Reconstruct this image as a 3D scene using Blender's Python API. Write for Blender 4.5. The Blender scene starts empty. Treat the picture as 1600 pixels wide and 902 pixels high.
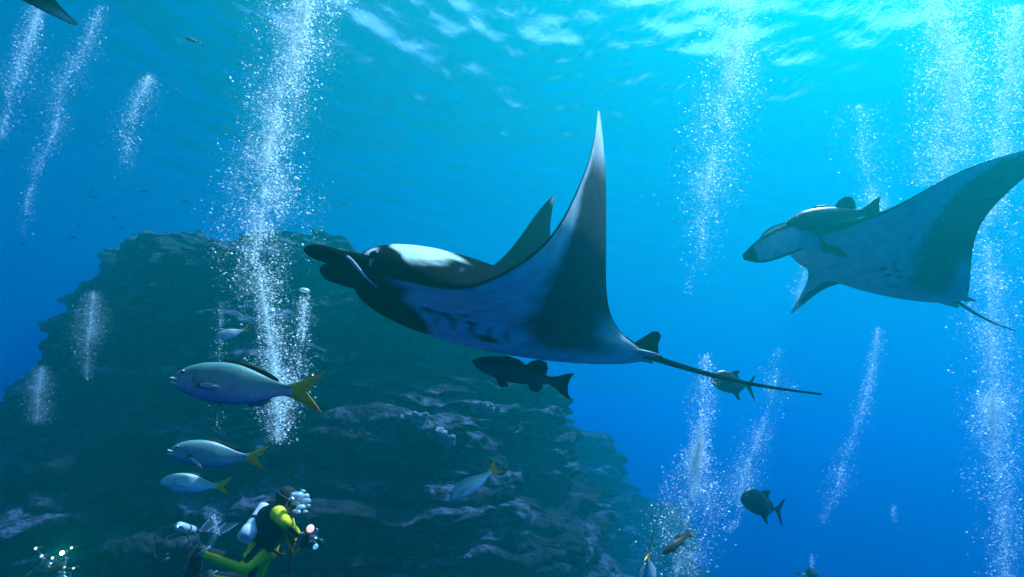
import bpy, bmesh, math, random
import numpy as np
from mathutils import Vector, Matrix
from mathutils.bvhtree import BVHTree

sc = bpy.context.scene
COL = sc.collection
R = math.radians
# ---------------------------------------------------------------- camera
F = 900.0; PITCH, ROLL = R(14), R(6)         # focal length in photo pixels (1600 wide); camera tilted up and rolled, as the rising bubbles show
cam_d = bpy.data.cameras.new('camera'); cam_d.sensor_width = 36.0; cam_d.lens = 36.0 * F / 1600.0
cam_d.clip_start = 0.05; cam_d.clip_end = 2000
cam = bpy.data.objects.new('camera', cam_d); COL.objects.link(cam)
def basis(p, r):
    f = np.array([0, math.cos(p), math.sin(p)]); u0 = np.array([0, -math.sin(p), math.cos(p)]); r0 = np.array([1.0, 0, 0])
    return r0 * math.cos(r) + u0 * math.sin(r), f, u0 * math.cos(r) - r0 * math.sin(r)
RT, FWD, UP = basis(PITCH, ROLL)
cam.matrix_world = Matrix(((RT[0], UP[0], -FWD[0], 0), (RT[1], UP[1], -FWD[1], 0), (RT[2], UP[2], -FWD[2], 0), (0, 0, 0, 1)))
sc.camera = cam
B_OLD = np.stack(basis(R(8), 0.0), 1); TILT = np.stack((RT, FWD, UP), 1) @ B_OLD.T      # turns the survey frame the mantas and reef were measured in
def at_survey(u, v, d): return B_OLD @ np.array([d * (u - 800) / F, d, d * (451 - v) / F])
def at(u, v, d):
    """photo pixel + depth along the view axis -> world point"""
    return np.array(FWD * d + RT * d * (u - 800) / F + UP * d * (451 - v) / F)
# ---------------------------------------------------------------- sky, sun, exposure
SUN_EL, SUN_AZ = R(64), R(50)                 # ahead of the camera, to the right
world = bpy.data.worlds.new('World'); sc.world = world; world.use_nodes = True
wn = world.node_tree.nodes; wl = world.node_tree.links
sky = wn.new('ShaderNodeTexSky'); sky.sky_type = 'NISHITA'; sky.sun_disc = False
sky.sun_elevation = SUN_EL; sky.sun_rotation = SUN_AZ
wl.new(sky.outputs[0], wn['Background'].inputs[0]); wn['Background'].inputs[1].default_value = 0.15
sd = bpy.data.lights.new('sun', 'SUN'); sd.energy = 5.0; sd.angle = R(0.5); sd.color = (1.0, 0.98, 0.80)
sun = bpy.data.objects.new('sun', sd); COL.objects.link(sun)
SUNV = Vector((math.sin(SUN_AZ) * math.cos(SUN_EL), math.cos(SUN_AZ) * math.cos(SUN_EL), math.sin(SUN_EL)))
sun.rotation_euler = SUNV.to_track_quat('Z', 'Y').to_euler()
sun.location = (0, 0, 30)
sc.view_settings.view_transform = 'Standard'; sc.view_settings.look = 'None'; sc.view_settings.gamma = 1
sc.view_settings.exposure = 1.76
# water body (the closed box near the end): scattering colour, absorption colour, density
WATER_COLOR = (0.001, 0.215, 0.192); WATER_ABS = (0.0, 0.15, 0.73); WATER_DENSITY = 0.078; WATER_G = 0.64
SURFACE_Z = 12.6; SEABED_Z = -30.0
sc.render.engine = 'CYCLES'
cy = sc.cycles
cy.use_denoising = True; cy.max_bounces = 8; cy.diffuse_bounces = 4; cy.glossy_bounces = 3
cy.transmission_bounces = 3; cy.volume_bounces = 1; cy.transparent_max_bounces = 24
cy.caustics_reflective = False; cy.caustics_refractive = False
cy.sample_clamp_indirect = 4.0
random.seed(7); rng = np.random.default_rng(7)

# ---------------------------------------------------------------- helpers
def mesh_obj(name, verts, faces, mat, parent=None, smooth=True, paint=None):
    me = bpy.data.meshes.new(name)
    me.from_pydata([tuple(map(float, v)) for v in verts], [], [tuple(map(int, f)) for f in faces])
    me.update()
    if smooth: me.polygons.foreach_set('use_smooth', np.ones(len(me.polygons), bool))
    if paint is not None:
        a = me.attributes.new('paint', 'FLOAT_COLOR', 'POINT')
        c = np.ones((len(me.vertices), 4), np.float32); c[:, :3] = paint
        a.data.foreach_set('color', c.ravel())
    if mat: me.materials.append(mat)
    o = bpy.data.objects.new(name, me); COL.objects.link(o)
    if parent: o.parent = parent
    return o
def big_mesh(name, verts, tris, mat, paint=None):
    """fast path for large triangle meshes"""
    me = bpy.data.meshes.new(name)
    n, f = len(verts), len(tris)
    me.vertices.add(n); me.vertices.foreach_set('co', np.asarray(verts, np.float32).ravel())
    k = tris.shape[1]
    me.loops.add(f * k); me.loops.foreach_set('vertex_index', np.asarray(tris, np.int32).ravel())
    me.polygons.add(f); me.polygons.foreach_set('loop_start', np.arange(f, dtype=np.int32) * k)
    me.update(calc_edges=True); me.validate()
    me.polygons.foreach_set('use_smooth', np.ones(f, bool))
    if paint is not None:
        a = me.attributes.new('paint', 'FLOAT_COLOR', 'POINT')
        c = np.ones((n, 4), np.float32); c[:, :3] = paint
        a.data.foreach_set('color', c.ravel())
    me.materials.append(mat)
    o = bpy.data.objects.new(name, me); COL.objects.link(o)
    return o
def empty(name, loc=(0, 0, 0)):
    o = bpy.data.objects.new(name, None); COL.objects.link(o); o.location = loc; o.empty_display_size = 0.1
    return o
def tag(o, label=None, cat=None, group=None, kind=None):
    if label: o['label'] = label
    if cat: o['category'] = cat
    if group: o['group'] = group
    if kind: o['kind'] = kind
    return o
def copy_tree(o, parent=None):
    c = o.copy(); COL.objects.link(c); c.parent = parent
    for ch in list(o.children): copy_tree(ch, c)
    return c
def spline(xk, P, x):
    """natural cubic spline through rows of P"""
    xk = np.asarray(xk, float); P = np.asarray(P, float)
    if P.ndim == 1: return spline(xk, P[:, None], x)[:, 0]
    n = len(xk); h = np.diff(xk); A = np.zeros((n, n)); B = np.zeros((n, P.shape[1])); A[0, 0] = A[-1, -1] = 1
    for i in range(1, n - 1):
        A[i, i - 1] = h[i - 1]; A[i, i] = 2 * (h[i - 1] + h[i]); A[i, i + 1] = h[i]
        B[i] = 3 * ((P[i + 1] - P[i]) / h[i] - (P[i] - P[i - 1]) / h[i - 1])
    c = np.linalg.solve(A, B); b = (P[1:] - P[:-1]) / h[:, None] - h[:, None] * (2 * c[:-1] + c[1:]) / 3
    d = (c[1:] - c[:-1]) / (3 * h[:, None]); x = np.atleast_1d(x); i = np.clip(np.searchsorted(xk, x) - 1, 0, n - 2)
    t = (x - xk[i])[:, None]
    return P[i] + b[i] * t + c[i] * t * t + d[i] * t ** 3
def unit(v): v = np.asarray(v, float); return v / max(1e-9, np.linalg.norm(v))
def sstep(a, b, x): t = np.clip((np.asarray(x, float) - a) / (b - a), 0, 1); return t * t * (3 - 2 * t)
def vnoise(x, y, z, seed=0):
    """value noise in [-1,1] on arrays"""
    xi, yi, zi = np.floor(x).astype(np.int64), np.floor(y).astype(np.int64), np.floor(z).astype(np.int64)
    fx, fy, fz = x - xi, y - yi, z - zi
    fx, fy, fz = fx * fx * (3 - 2 * fx), fy * fy * (3 - 2 * fy), fz * fz * (3 - 2 * fz)
    def h(a, b, c):
        n = (a * 374761393 + b * 668265263 + c * 2147483647 + seed * 1274126177) & 0xFFFFFFFF
        n = ((n ^ (n >> 13)) * 1274126177) & 0xFFFFFFFF
        n = ((n ^ (n >> 16)) * 2246822519) & 0xFFFFFFFF
        return ((n ^ (n >> 15)) & 0xFFFF) / 32767.5 - 1
    r = 0
    for dx in (0, 1):
        for dy in (0, 1):
            for dz in (0, 1):
                r = r + h(xi + dx, yi + dy, zi + dz) * (fx if dx else 1 - fx) * (fy if dy else 1 - fy) * (fz if dz else 1 - fz)
    return r
def fbm(x, y, z, oct=4, seed=0, gain=.5):
    a, s = 1.0, 0
    for k in range(oct):
        s = s + a * vnoise(x * 2 ** k, y * 2 ** k, z * 2 ** k, seed + k); a *= gain
    return s
def loft(rings, closed_ends=True):
    """rings: list of (n,3) arrays -> verts, faces"""
    n = len(rings[0]); V = [tuple(p) for r in rings for p in r]; Fc = []
    for i in range(len(rings) - 1):
        for j in range(n):
            k = (j + 1) % n
            Fc.append((i * n + j, i * n + k, (i + 1) * n + k, (i + 1) * n + j))
    if closed_ends:
        for i, s in ((0, -1), (len(rings) - 1, 1)):
            c = len(V); V.append(tuple(np.mean(rings[i], 0)))
            for j in range(n):
                k = (j + 1) % n
                Fc.append((i * n + k, i * n + j, c) if s < 0 else (i * n + j, i * n + k, c))
    return V, Fc
def tube(path, radii, n=10, flat=None, upv=(0, 0, 1)):
    """swept tube; flat=(a,b) scales the cross-section"""
    P = np.asarray(path, float); rings = []
    for i in range(len(P)):
        t = unit(P[min(i + 1, len(P) - 1)] - P[max(i - 1, 0)])
        a = unit(np.cross(upv, t)) if abs(np.dot(upv, t)) < .98 else unit(np.cross((0, 1, 0), t)); b = np.cross(t, a)
        fa, fb = (1, 1) if flat is None else flat
        r = radii[i] if hasattr(radii, '__len__') else radii
        ang = np.linspace(0, 2 * math.pi, n, endpoint=False)
        rings.append(P[i] + r * (np.cos(ang)[:, None] * a * fa + np.sin(ang)[:, None] * b * fb))
    return loft(rings)
def join(*vf):
    V, Fc = [], []
    for v, f in vf:
        o = len(V); V += list(v); Fc += [tuple(i + o for i in q) for q in f]
    return V, Fc
def sphere(c, r, nu=12, nv=8, axis=None):
    c = np.asarray(c, float); r = np.broadcast_to(np.asarray(r, float), (3,)); rings = []
    for i in range(nv + 1):
        th = math.pi * (i + .02) / (nv + .04); a = np.linspace(0, 2 * math.pi, nu, endpoint=False)
        rings.append(c + np.stack([np.cos(a) * math.sin(th) * r[0], np.sin(a) * math.sin(th) * r[1], np.full(nu, math.cos(th) * r[2])], 1))
    return loft(rings[::-1])
def box(c, size, M=None, bev=0.12):
    """box with chamfered corners"""
    bm = bmesh.new(); bmesh.ops.create_cube(bm, size=1.0)
    for v in bm.verts: v.co = Vector((v.co.x * size[0], v.co.y * size[1], v.co.z * size[2]))
    bmesh.ops.bevel(bm, geom=list(bm.edges), offset=bev * min(size), segments=2, affect='EDGES')
    M = Matrix.Identity(3) if M is None else M
    V = [np.array(M @ v.co) + np.asarray(c, float) for v in bm.verts]; bm.verts.ensure_lookup_table()
    Fc = [tuple(v.index for v in f.verts) for f in bm.faces]; bm.free()
    return V, Fc

# ---------------------------------------------------------------- materials
def mat(name, color=(.5, .5, .5), rough=.6, spec=.3, metal=0.0, noise=None, paint=False, bump=None, emit=None, coat=0.0):
    m = bpy.data.materials.new(name); m.use_nodes = True; nt = m.node_tree; b = nt.nodes['Principled BSDF']
    b.inputs['Roughness'].default_value = rough; b.inputs['Specular IOR Level'].default_value = spec
    b.inputs['Metallic'].default_value = metal; b.inputs['Base Color'].default_value = (*color, 1)
    if coat: b.inputs['Coat Weight'].default_value = coat
    src = None; tc = nt.nodes.new('ShaderNodeTexCoord')
    if paint:
        at_ = nt.nodes.new('ShaderNodeAttribute'); at_.attribute_name = 'paint'; src = at_.outputs['Color']
    if noise:                                     # (scale, amount): mottled pigment
        nz = nt.nodes.new('ShaderNodeTexNoise'); nz.inputs['Scale'].default_value = noise[0]; nz.inputs['Detail'].default_value = 6
        nt.links.new(tc.outputs['Object'], nz.inputs['Vector'])
        mr = nt.nodes.new('ShaderNodeMapRange'); mr.inputs[1].default_value = .25; mr.inputs[2].default_value = .75
        mr.inputs[3].default_value = 1 - noise[1]; mr.inputs[4].default_value = 1 + noise[1] * .6
        nt.links.new(nz.outputs[0], mr.inputs[0])
        mx = nt.nodes.new('ShaderNodeMix'); mx.data_type = 'RGBA'; mx.blend_type = 'MULTIPLY'; mx.inputs[0].default_value = 1
        if src: nt.links.new(src, mx.inputs[6])
        else: mx.inputs[6].default_value = (*color, 1)
        nt.links.new(mr.outputs[0], mx.inputs[7]); src = mx.outputs[2]
    if src: nt.links.new(src, b.inputs['Base Color'])
    if bump:
        nb = nt.nodes.new('ShaderNodeTexNoise'); nb.inputs['Scale'].default_value = bump[0]; nb.inputs['Detail'].default_value = 5
        nt.links.new(tc.outputs['Object'], nb.inputs['Vector'])
        bp = nt.nodes.new('ShaderNodeBump'); bp.inputs['Strength'].default_value = bump[1]; bp.inputs['Distance'].default_value = bump[2] if len(bump) > 2 else .02
        nt.links.new(nb.outputs[0], bp.inputs['Height']); nt.links.new(bp.outputs[0], b.inputs['Normal'])
    if emit:
        b.inputs['Emission Color'].default_value = (*emit[0], 1); b.inputs['Emission Strength'].default_value = emit[1]
    return m
M_ray = mat('ray_skin', paint=True, rough=.8, spec=0.0, noise=(9, .30), bump=(70, .35, .012))
M_raydark = mat('ray_dark_skin', (.006, .010, .012), rough=.8, spec=0.0, noise=(12, .3), bump=(60, .15, .01))
M_eye = mat('fish_eye', (.01, .01, .012), rough=.1, spec=.6)
M_eyering = mat('fish_eye_ring', (.45, .42, .30), rough=.35)
M_fish = mat('fish_scales', paint=True, rough=.38, spec=.5, noise=(35, .2), bump=(140, .25, .004))
M_fin = mat('fish_fin', paint=True, rough=.5, spec=.3, noise=(30, .25))
M_black = mat('black_rubber', (.012, .013, .015), rough=.6, spec=.3, noise=(40, .3), bump=(90, .2, .004))
M_suit = mat('wetsuit', paint=True, rough=.75, spec=.2, noise=(14, .15), bump=(25, .5, .012))
M_tank = mat('tank_paint', (.72, .74, .74), rough=.35, spec=.5, noise=(8, .15))
M_steel = mat('steel', (.55, .56, .58), rough=.3, metal=.9)
M_glass = mat('mask_glass', (.02, .03, .04), rough=.05, spec=.8, coat=.5)
M_grey = mat('grey_plastic', (.16, .18, .2), rough=.5, noise=(30, .2))
M_blue = mat('blue_plastic', (.05, .22, .5), rough=.4, noise=(30, .2))
M_skin = mat('skin', (.55, .34, .24), rough=.6)
M_lamp = mat('strobe_lens', (.9, .85, .8), rough=.3, emit=((1.0, .55, .42), .45))
M_torch = mat('torch_lens', (1, .9, .6), rough=.3, emit=((1.0, .72, .30), 4.0))
M_small = mat('small_lens', (.9, .95, .9), rough=.3, emit=((.15, .8, .95), .22))
M_smallw = mat('small_warm_lens', (.9, .95, .8), rough=.3, emit=((1.0, .85, .30), .45))
M_fish_far = mat('far_fish_skin', (.02, .03, .035), rough=.6, noise=(5, .3))

def bubble_material():
    m = bpy.data.materials.new('bubble'); m.use_nodes = True; nt = m.node_tree; nt.nodes.clear()
    out = nt.nodes.new('ShaderNodeOutputMaterial'); d = nt.nodes.new('ShaderNodeBsdfDiffuse'); t = nt.nodes.new('ShaderNodeBsdfTranslucent')
    g = nt.nodes.new('ShaderNodeBsdfGlossy'); g.inputs['Roughness'].default_value = .12
    d.inputs[0].default_value = (.8, .85, .85, 1); t.inputs[0].default_value = (.8, .85, .85, 1); g.inputs[0].default_value = (.95, .97, .97, 1)
    m1 = nt.nodes.new('ShaderNodeMixShader'); m1.inputs[0].default_value = .6
    m2 = nt.nodes.new('ShaderNodeMixShader'); m2.inputs[0].default_value = .35
    nt.links.new(d.outputs[0], m1.inputs[1]); nt.links.new(t.outputs[0], m1.inputs[2])
    nt.links.new(m1.outputs[0], m2.inputs[1]); nt.links.new(g.outputs[0], m2.inputs[2]); nt.links.new(m2.outputs[0], out.inputs[0])
    return m
M_bubble = bubble_material()
def cap_material():
    """thin-walled cap-shaped bubbles: scatter light through and back, with a glint"""
    m = bpy.data.materials.new('bubble_film'); m.use_nodes = True; nt = m.node_tree; nt.nodes.clear()
    out = nt.nodes.new('ShaderNodeOutputMaterial'); d = nt.nodes.new('ShaderNodeBsdfDiffuse'); t = nt.nodes.new('ShaderNodeBsdfTranslucent')
    g = nt.nodes.new('ShaderNodeBsdfGlossy'); g.inputs['Roughness'].default_value = .2
    for n_ in (d, t, g): n_.inputs[0].default_value = (.88, .98, .94, 1)
    m1 = nt.nodes.new('ShaderNodeMixShader'); m1.inputs[0].default_value = .55
    m2 = nt.nodes.new('ShaderNodeMixShader'); m2.inputs[0].default_value = .15
    nt.links.new(d.outputs[0], m1.inputs[1]); nt.links.new(t.outputs[0], m1.inputs[2])
    nt.links.new(m1.outputs[0], m2.inputs[1]); nt.links.new(g.outputs[0], m2.inputs[2])
    tr = nt.nodes.new('ShaderNodeBsdfTransparent'); m3 = nt.nodes.new('ShaderNodeMixShader'); m3.inputs[0].default_value = .3
    nt.links.new(m2.outputs[0], m3.inputs[1]); nt.links.new(tr.outputs[0], m3.inputs[2]); nt.links.new(m3.outputs[0], out.inputs[0])
    return m
M_cap = cap_material()

def surface_material():
    """sea surface seen from below: Fresnel picks between looking out to the sky and mirroring the deep"""
    m = bpy.data.materials.new('sea_surface'); m.use_nodes = True; nt = m.node_tree; nt.nodes.clear()
    out = nt.nodes.new('ShaderNodeOutputMaterial'); tr = nt.nodes.new('ShaderNodeBsdfTransparent'); g = nt.nodes.new('ShaderNodeBsdfGlossy')
    g.inputs['Roughness'].default_value = .05; tr.inputs[0].default_value = (1, 1, 1, 1); g.inputs[0].default_value = (1, 1, 1, 1)
    tc = nt.nodes.new('ShaderNodeTexCoord'); mp = nt.nodes.new('ShaderNodeMapping'); mp.inputs['Scale'].default_value = (1, .6, 1); mp.inputs['Rotation'].default_value = (0, 0, R(25))
    nz = nt.nodes.new('ShaderNodeTexNoise'); nz.inputs['Scale'].default_value = 3.4; nz.inputs['Detail'].default_value = 6; nz.inputs['Roughness'].default_value = .6; nz.inputs['Distortion'].default_value = .6
    bp = nt.nodes.new('ShaderNodeBump'); bp.inputs['Strength'].default_value = 1; bp.inputs['Distance'].default_value = .02
    fr = nt.nodes.new('ShaderNodeFresnel'); fr.inputs[0].default_value = 1.33
    mx = nt.nodes.new('ShaderNodeMixShader')
    nt.links.new(tc.outputs['Object'], mp.inputs[0]); nt.links.new(mp.outputs[0], nz.inputs['Vector']); nt.links.new(nz.outputs[0], bp.inputs['Height'])
    nt.links.new(bp.outputs[0], fr.inputs['Normal']); nt.links.new(bp.outputs[0], g.inputs['Normal'])
    nt.links.new(fr.outputs[0], mx.inputs[0]); nt.links.new(tr.outputs[0], mx.inputs[1]); nt.links.new(g.outputs[0], mx.inputs[2]); nt.links.new(mx.outputs[0], out.inputs[0])
    return m
M_surface = surface_material()

def rock_material():
    m = bpy.data.materials.new('reef_rock'); m.use_nodes = True; nt = m.node_tree; b = nt.nodes['Principled BSDF']; N = nt.nodes.new; L = nt.links.new
    b.inputs['Roughness'].default_value = .9; b.inputs['Specular IOR Level'].default_value = .1
    tc = N('ShaderNodeTexCoord'); mp = N('ShaderNodeMapping'); mp.inputs['Scale'].default_value = (.5, .5, 2.0)
    n1 = N('ShaderNodeTexNoise'); n1.inputs['Scale'].default_value = 1.3; n1.inputs['Detail'].default_value = 9; n1.inputs['Roughness'].default_value = .65
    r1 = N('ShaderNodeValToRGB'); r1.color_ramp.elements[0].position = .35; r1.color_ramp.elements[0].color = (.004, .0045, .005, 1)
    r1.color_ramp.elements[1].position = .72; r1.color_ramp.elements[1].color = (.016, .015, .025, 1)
    L(tc.outputs['Object'], mp.inputs[0]); L(mp.outputs[0], n1.inputs['Vector']); L(n1.outputs[0], r1.inputs[0])
    at_ = N('ShaderNodeAttribute'); at_.attribute_name = 'paint'                # crusts of pale algae on the ledge tops
    mx = N('ShaderNodeMix'); mx.data_type = 'RGBA'; mx.inputs[7].default_value = (.11, .115, .16, 1)
    n2 = N('ShaderNodeTexNoise'); n2.inputs['Scale'].default_value = 4; n2.inputs['Detail'].default_value = 8
    r2 = N('ShaderNodeMapRange'); r2.inputs[1].default_value = .40; r2.inputs[2].default_value = .62
    mu = N('ShaderNodeMath'); mu.operation = 'MULTIPLY'
    L(tc.outputs['Object'], n2.inputs['Vector']); L(n2.outputs[0], r2.inputs[0]); L(r2.outputs[0], mu.inputs[0]); L(at_.outputs['Fac'], mu.inputs[1])
    L(mu.outputs[0], mx.inputs[0]); L(r1.outputs[0], mx.inputs[6]); L(mx.outputs[2], b.inputs['Base Color'])
    n3 = N('ShaderNodeTexNoise'); n3.inputs['Scale'].default_value = 7; n3.inputs['Detail'].default_value = 9; L(tc.outputs['Object'], n3.inputs['Vector'])
    bp = N('ShaderNodeBump'); bp.inputs['Distance'].default_value = .25; bp.inputs['Strength'].default_value = .9; L(n3.outputs[0], bp.inputs['Height']); L(bp.outputs[0], b.inputs['Normal'])
    return m
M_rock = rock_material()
M_coral = mat('pale_coral', (.30, .34, .34), rough=.95, spec=.05, noise=(9, .75), bump=(16, 1.0, .15))
M_sand = mat('seabed_sand', (.22, .21, .18), rough=.95, spec=.1, noise=(.4, .3), bump=(2, .6, .2))

# ---------------------------------------------------------------- setting: seabed, sea surface, reef
o = mesh_obj('seabed', [(-148, -148, SEABED_Z), (148, -148, SEABED_Z), (148, 148, SEABED_Z), (-148, 148, SEABED_Z)], [(0, 1, 2, 3)], M_sand)
tag(o, 'dark sandy seabed far below the reef', 'seabed', kind='structure')

def grid_faces(nx, ny):
    a = (np.arange(ny - 1)[:, None] * nx + np.arange(nx - 1)[None]).ravel()
    return np.stack([a, a + 1, a + nx + 1, a + nx], 1)
def sea_surface():
    xs = np.concatenate([np.linspace(-148, -26, 60)[:-1], np.linspace(-26, 34, 380), np.linspace(34, 148, 60)[1:]])
    ys = np.concatenate([np.linspace(-148, 6, 70)[:-1], np.linspace(6, 44, 250), np.linspace(44, 148, 80)[1:]])
    X, Y = np.meshgrid(xs, ys); Z = np.zeros_like(X)
    g = np.random.default_rng(3)
    for wl_, amp in ((9, .10), (6.3, .08), (4.1, .06), (2.9, .05), (2.0, .035), (1.4, .028), (1.0, .02)):
        for k in range(3):
            a = R(-35) + g.normal() * .6; ph = g.uniform(0, 6.28); kk = 2 * math.pi / (wl_ * g.uniform(.85, 1.2))
            p = kk * (math.cos(a) * X + math.sin(a) * Y) + ph + .8 * vnoise(X / wl_ * .4, Y / wl_ * .4, X * 0, 11 + k)
            Z += amp * (np.abs(np.sin(p / 2)) * 2 - 1.27) * .30
    Z *= np.clip(1 - (np.hypot(X, Y) - 60) / 90, .15, 1)
    o = big_mesh('water', np.stack([X, Y, SURFACE_Z + Z], -1).reshape(-1, 3), grid_faces(len(xs), len(ys)), M_surface)
    tag(o, 'rippled sea surface seen from below with bright patches of sky', 'water', kind='structure')
sea_surface()

TOPX = np.array([-44, -30, -25, -22.6, -21.2, -20.2, -18.6, -13.5, -10.2, -8.6, -6.6, -4.6, -3.2, -1.6, 0.2, 2.4, 4.4, 6.5, 9, 12, 18])
TOPZ = np.array([-9, -6, -3.4, -1.2, 1.6, 4.2, 5.8, 5.3, 4.6, 4.3, 4.2, 4.0, 3.3, 2.4, 1.2, -.5, -2.2, -4.0, -6, -8.5, -12])
REEF_SCALE = 0.88
LAYERS = np.cumsum(np.random.default_rng(5).uniform(.10, .46, 130)) - 24
LAYOUT = np.random.default_rng(6).uniform(0, 1, 130)
def strata(x, z):
    """how far each bedding layer juts out of the face"""
    zz = z + .10 * x + .35 * fbm(x * .22, z * .2, x * 0, 4, 21) + .10 * fbm(x * 1.1, z * .8, x * 0, 3, 22)
    i = np.clip(np.searchsorted(LAYERS, zz) - 1, 0, 128); f = (zz - LAYERS[i]) / (LAYERS[i + 1] - LAYERS[i])
    j = LAYOUT[i] + .9 * vnoise(x * .35 + i * 7.3, i * 1.7 + x * 0, x * 0, 31)          # each layer swells and dies out along its length
    j = j + .5 * vnoise(x * 1.3 + i * 3.1, i * 2.9 + x * 0, x * 0, 33)
    prof = np.minimum(f / .12, 1) * (1 - sstep(.75, 1.0, f) * .9)                        # undercut below, flat shelf above
    return j * prof, f
def rock_surface(x, z):
    """y of the cliff face; x runs along the face (straight up to BEND, then the wall curves away)"""
    top = np.interp(x, TOPX, TOPZ)
    down = top - z
    y = 17.2 - .62 * np.clip(down, 0, 30) + .012 * (np.minimum(x, BEND) + 5) ** 2 + .25 * np.clip(-9.5 - x, 0, 9) ** 1.6
    y = y - 1.3 * fbm(x * .16 + 3, z * .16, x * 0, 3, 41) - .45 * fbm(x * .6, z * .7, x * 0, 4, 42)
    s, f = strata(x, z)
    return y - .62 * s, f
BEND, BEND_R = -4.5, 6.5
def reef():
    nx, nz = 1040, 460
    xs = np.linspace(-33, 18, nx); w = np.linspace(0, 1, nz)
    X, W = np.meshgrid(xs, w)
    top = np.interp(X, TOPX, TOPZ) + .55 * fbm(X * .5, X * 0, X * 0, 4, 51)
    Z = -16 + (top + 16) * W
    Y, f = rock_surface(X, Z)
    Y = Y + 2.2 * sstep(.93, 1.0, W) ** 2                                                # the crest rounds off backwards
    Y = Y - .10 * fbm(X * 2.2, Z * 5, X * 0, 4, 61, .6)
    Z = Z - .13 * fbm(X * 1.5, Z * 2.5, X * 0, 4, 62)
    dzf = np.gradient(Y, axis=0) / np.maximum(np.gradient(Z, axis=0), .004)
    pale = sstep(.25, 1.0, dzf) * (.15 + .85 * sstep(-.25, .35, fbm(X * .8, Z * 1.3, X * 0, 4, 81, .65)))
    # back slope
    nb = 24; wb = np.linspace(0, 1, nb + 1)[1:]
    Xb, Wb = np.meshgrid(xs, wb)
    Yb = Y[-1][None] + 9 * Wb + .6 * fbm(Xb * .4, Wb * 6, Xb * 0, 3, 71); Zb = Z[-1][None] + (-16 - Z[-1][None]) * Wb ** 1.6
    X, Y, Z = np.concatenate([X, Xb]), np.concatenate([Y, Yb]), np.concatenate([Z, Zb])
    th = np.clip((X - BEND) / BEND_R, 0, R(72)); over = np.maximum(X - BEND - R(72) * BEND_R, 0); out = 17.2 - Y      # bend the wall away from the camera
    px = np.where(X < BEND, X, BEND + BEND_R * np.sin(th) + over * math.cos(R(72))); py = 17.2 + BEND_R * (1 - np.cos(th)) + over * math.sin(R(72))
    V = np.stack([px + out * np.sin(th), py - out * np.cos(th), Z], -1).reshape(-1, 3)
    V = V @ TILT.T * REEF_SCALE; fac = grid_faces(nx, nz + nb)
    pale = np.concatenate([pale.ravel(), np.full(Xb.size, .2)])
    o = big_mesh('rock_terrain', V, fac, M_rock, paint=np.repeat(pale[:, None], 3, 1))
    return tag(o, 'dark layered reef wall of ledged rock rising behind the divers', 'reef', kind='structure')
REEF = reef()
for sc_, yaw_, pit_, lab in ((1.65, 5.5, 5.0, 'added hazy reef copy softening the edge of the ledged reef wall'), (2.3, 12.0, 10.5, 'second added reef copy, fainter, carrying the soft edge into deep blue')):  # enlarged reef copies added behind so the wall's edge fades softly into haze
    h = REEF.copy(); COL.objects.link(h); h.name = 'added_ridge'
    h.matrix_world = Matrix.Rotation(R(-yaw_), 4, 'Z') @ Matrix.Rotation(R(-pit_), 4, 'X') @ Matrix.Scale(sc_, 4)
    tag(h, lab, 'added_ridge', kind='structure')
def reef_hit(u, v):
    return REEF_SCALE * _hit(u, v)
def _hit(u, v):
    d0 = at_survey(u, v, 1.0); d = 6.0
    while d < 30:
        p = d0 * d
        if rock_surface(np.array([p[0]]), np.array([p[2]]))[0][0] <= p[1]: return d
        d += .02
    return 14.0

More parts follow.
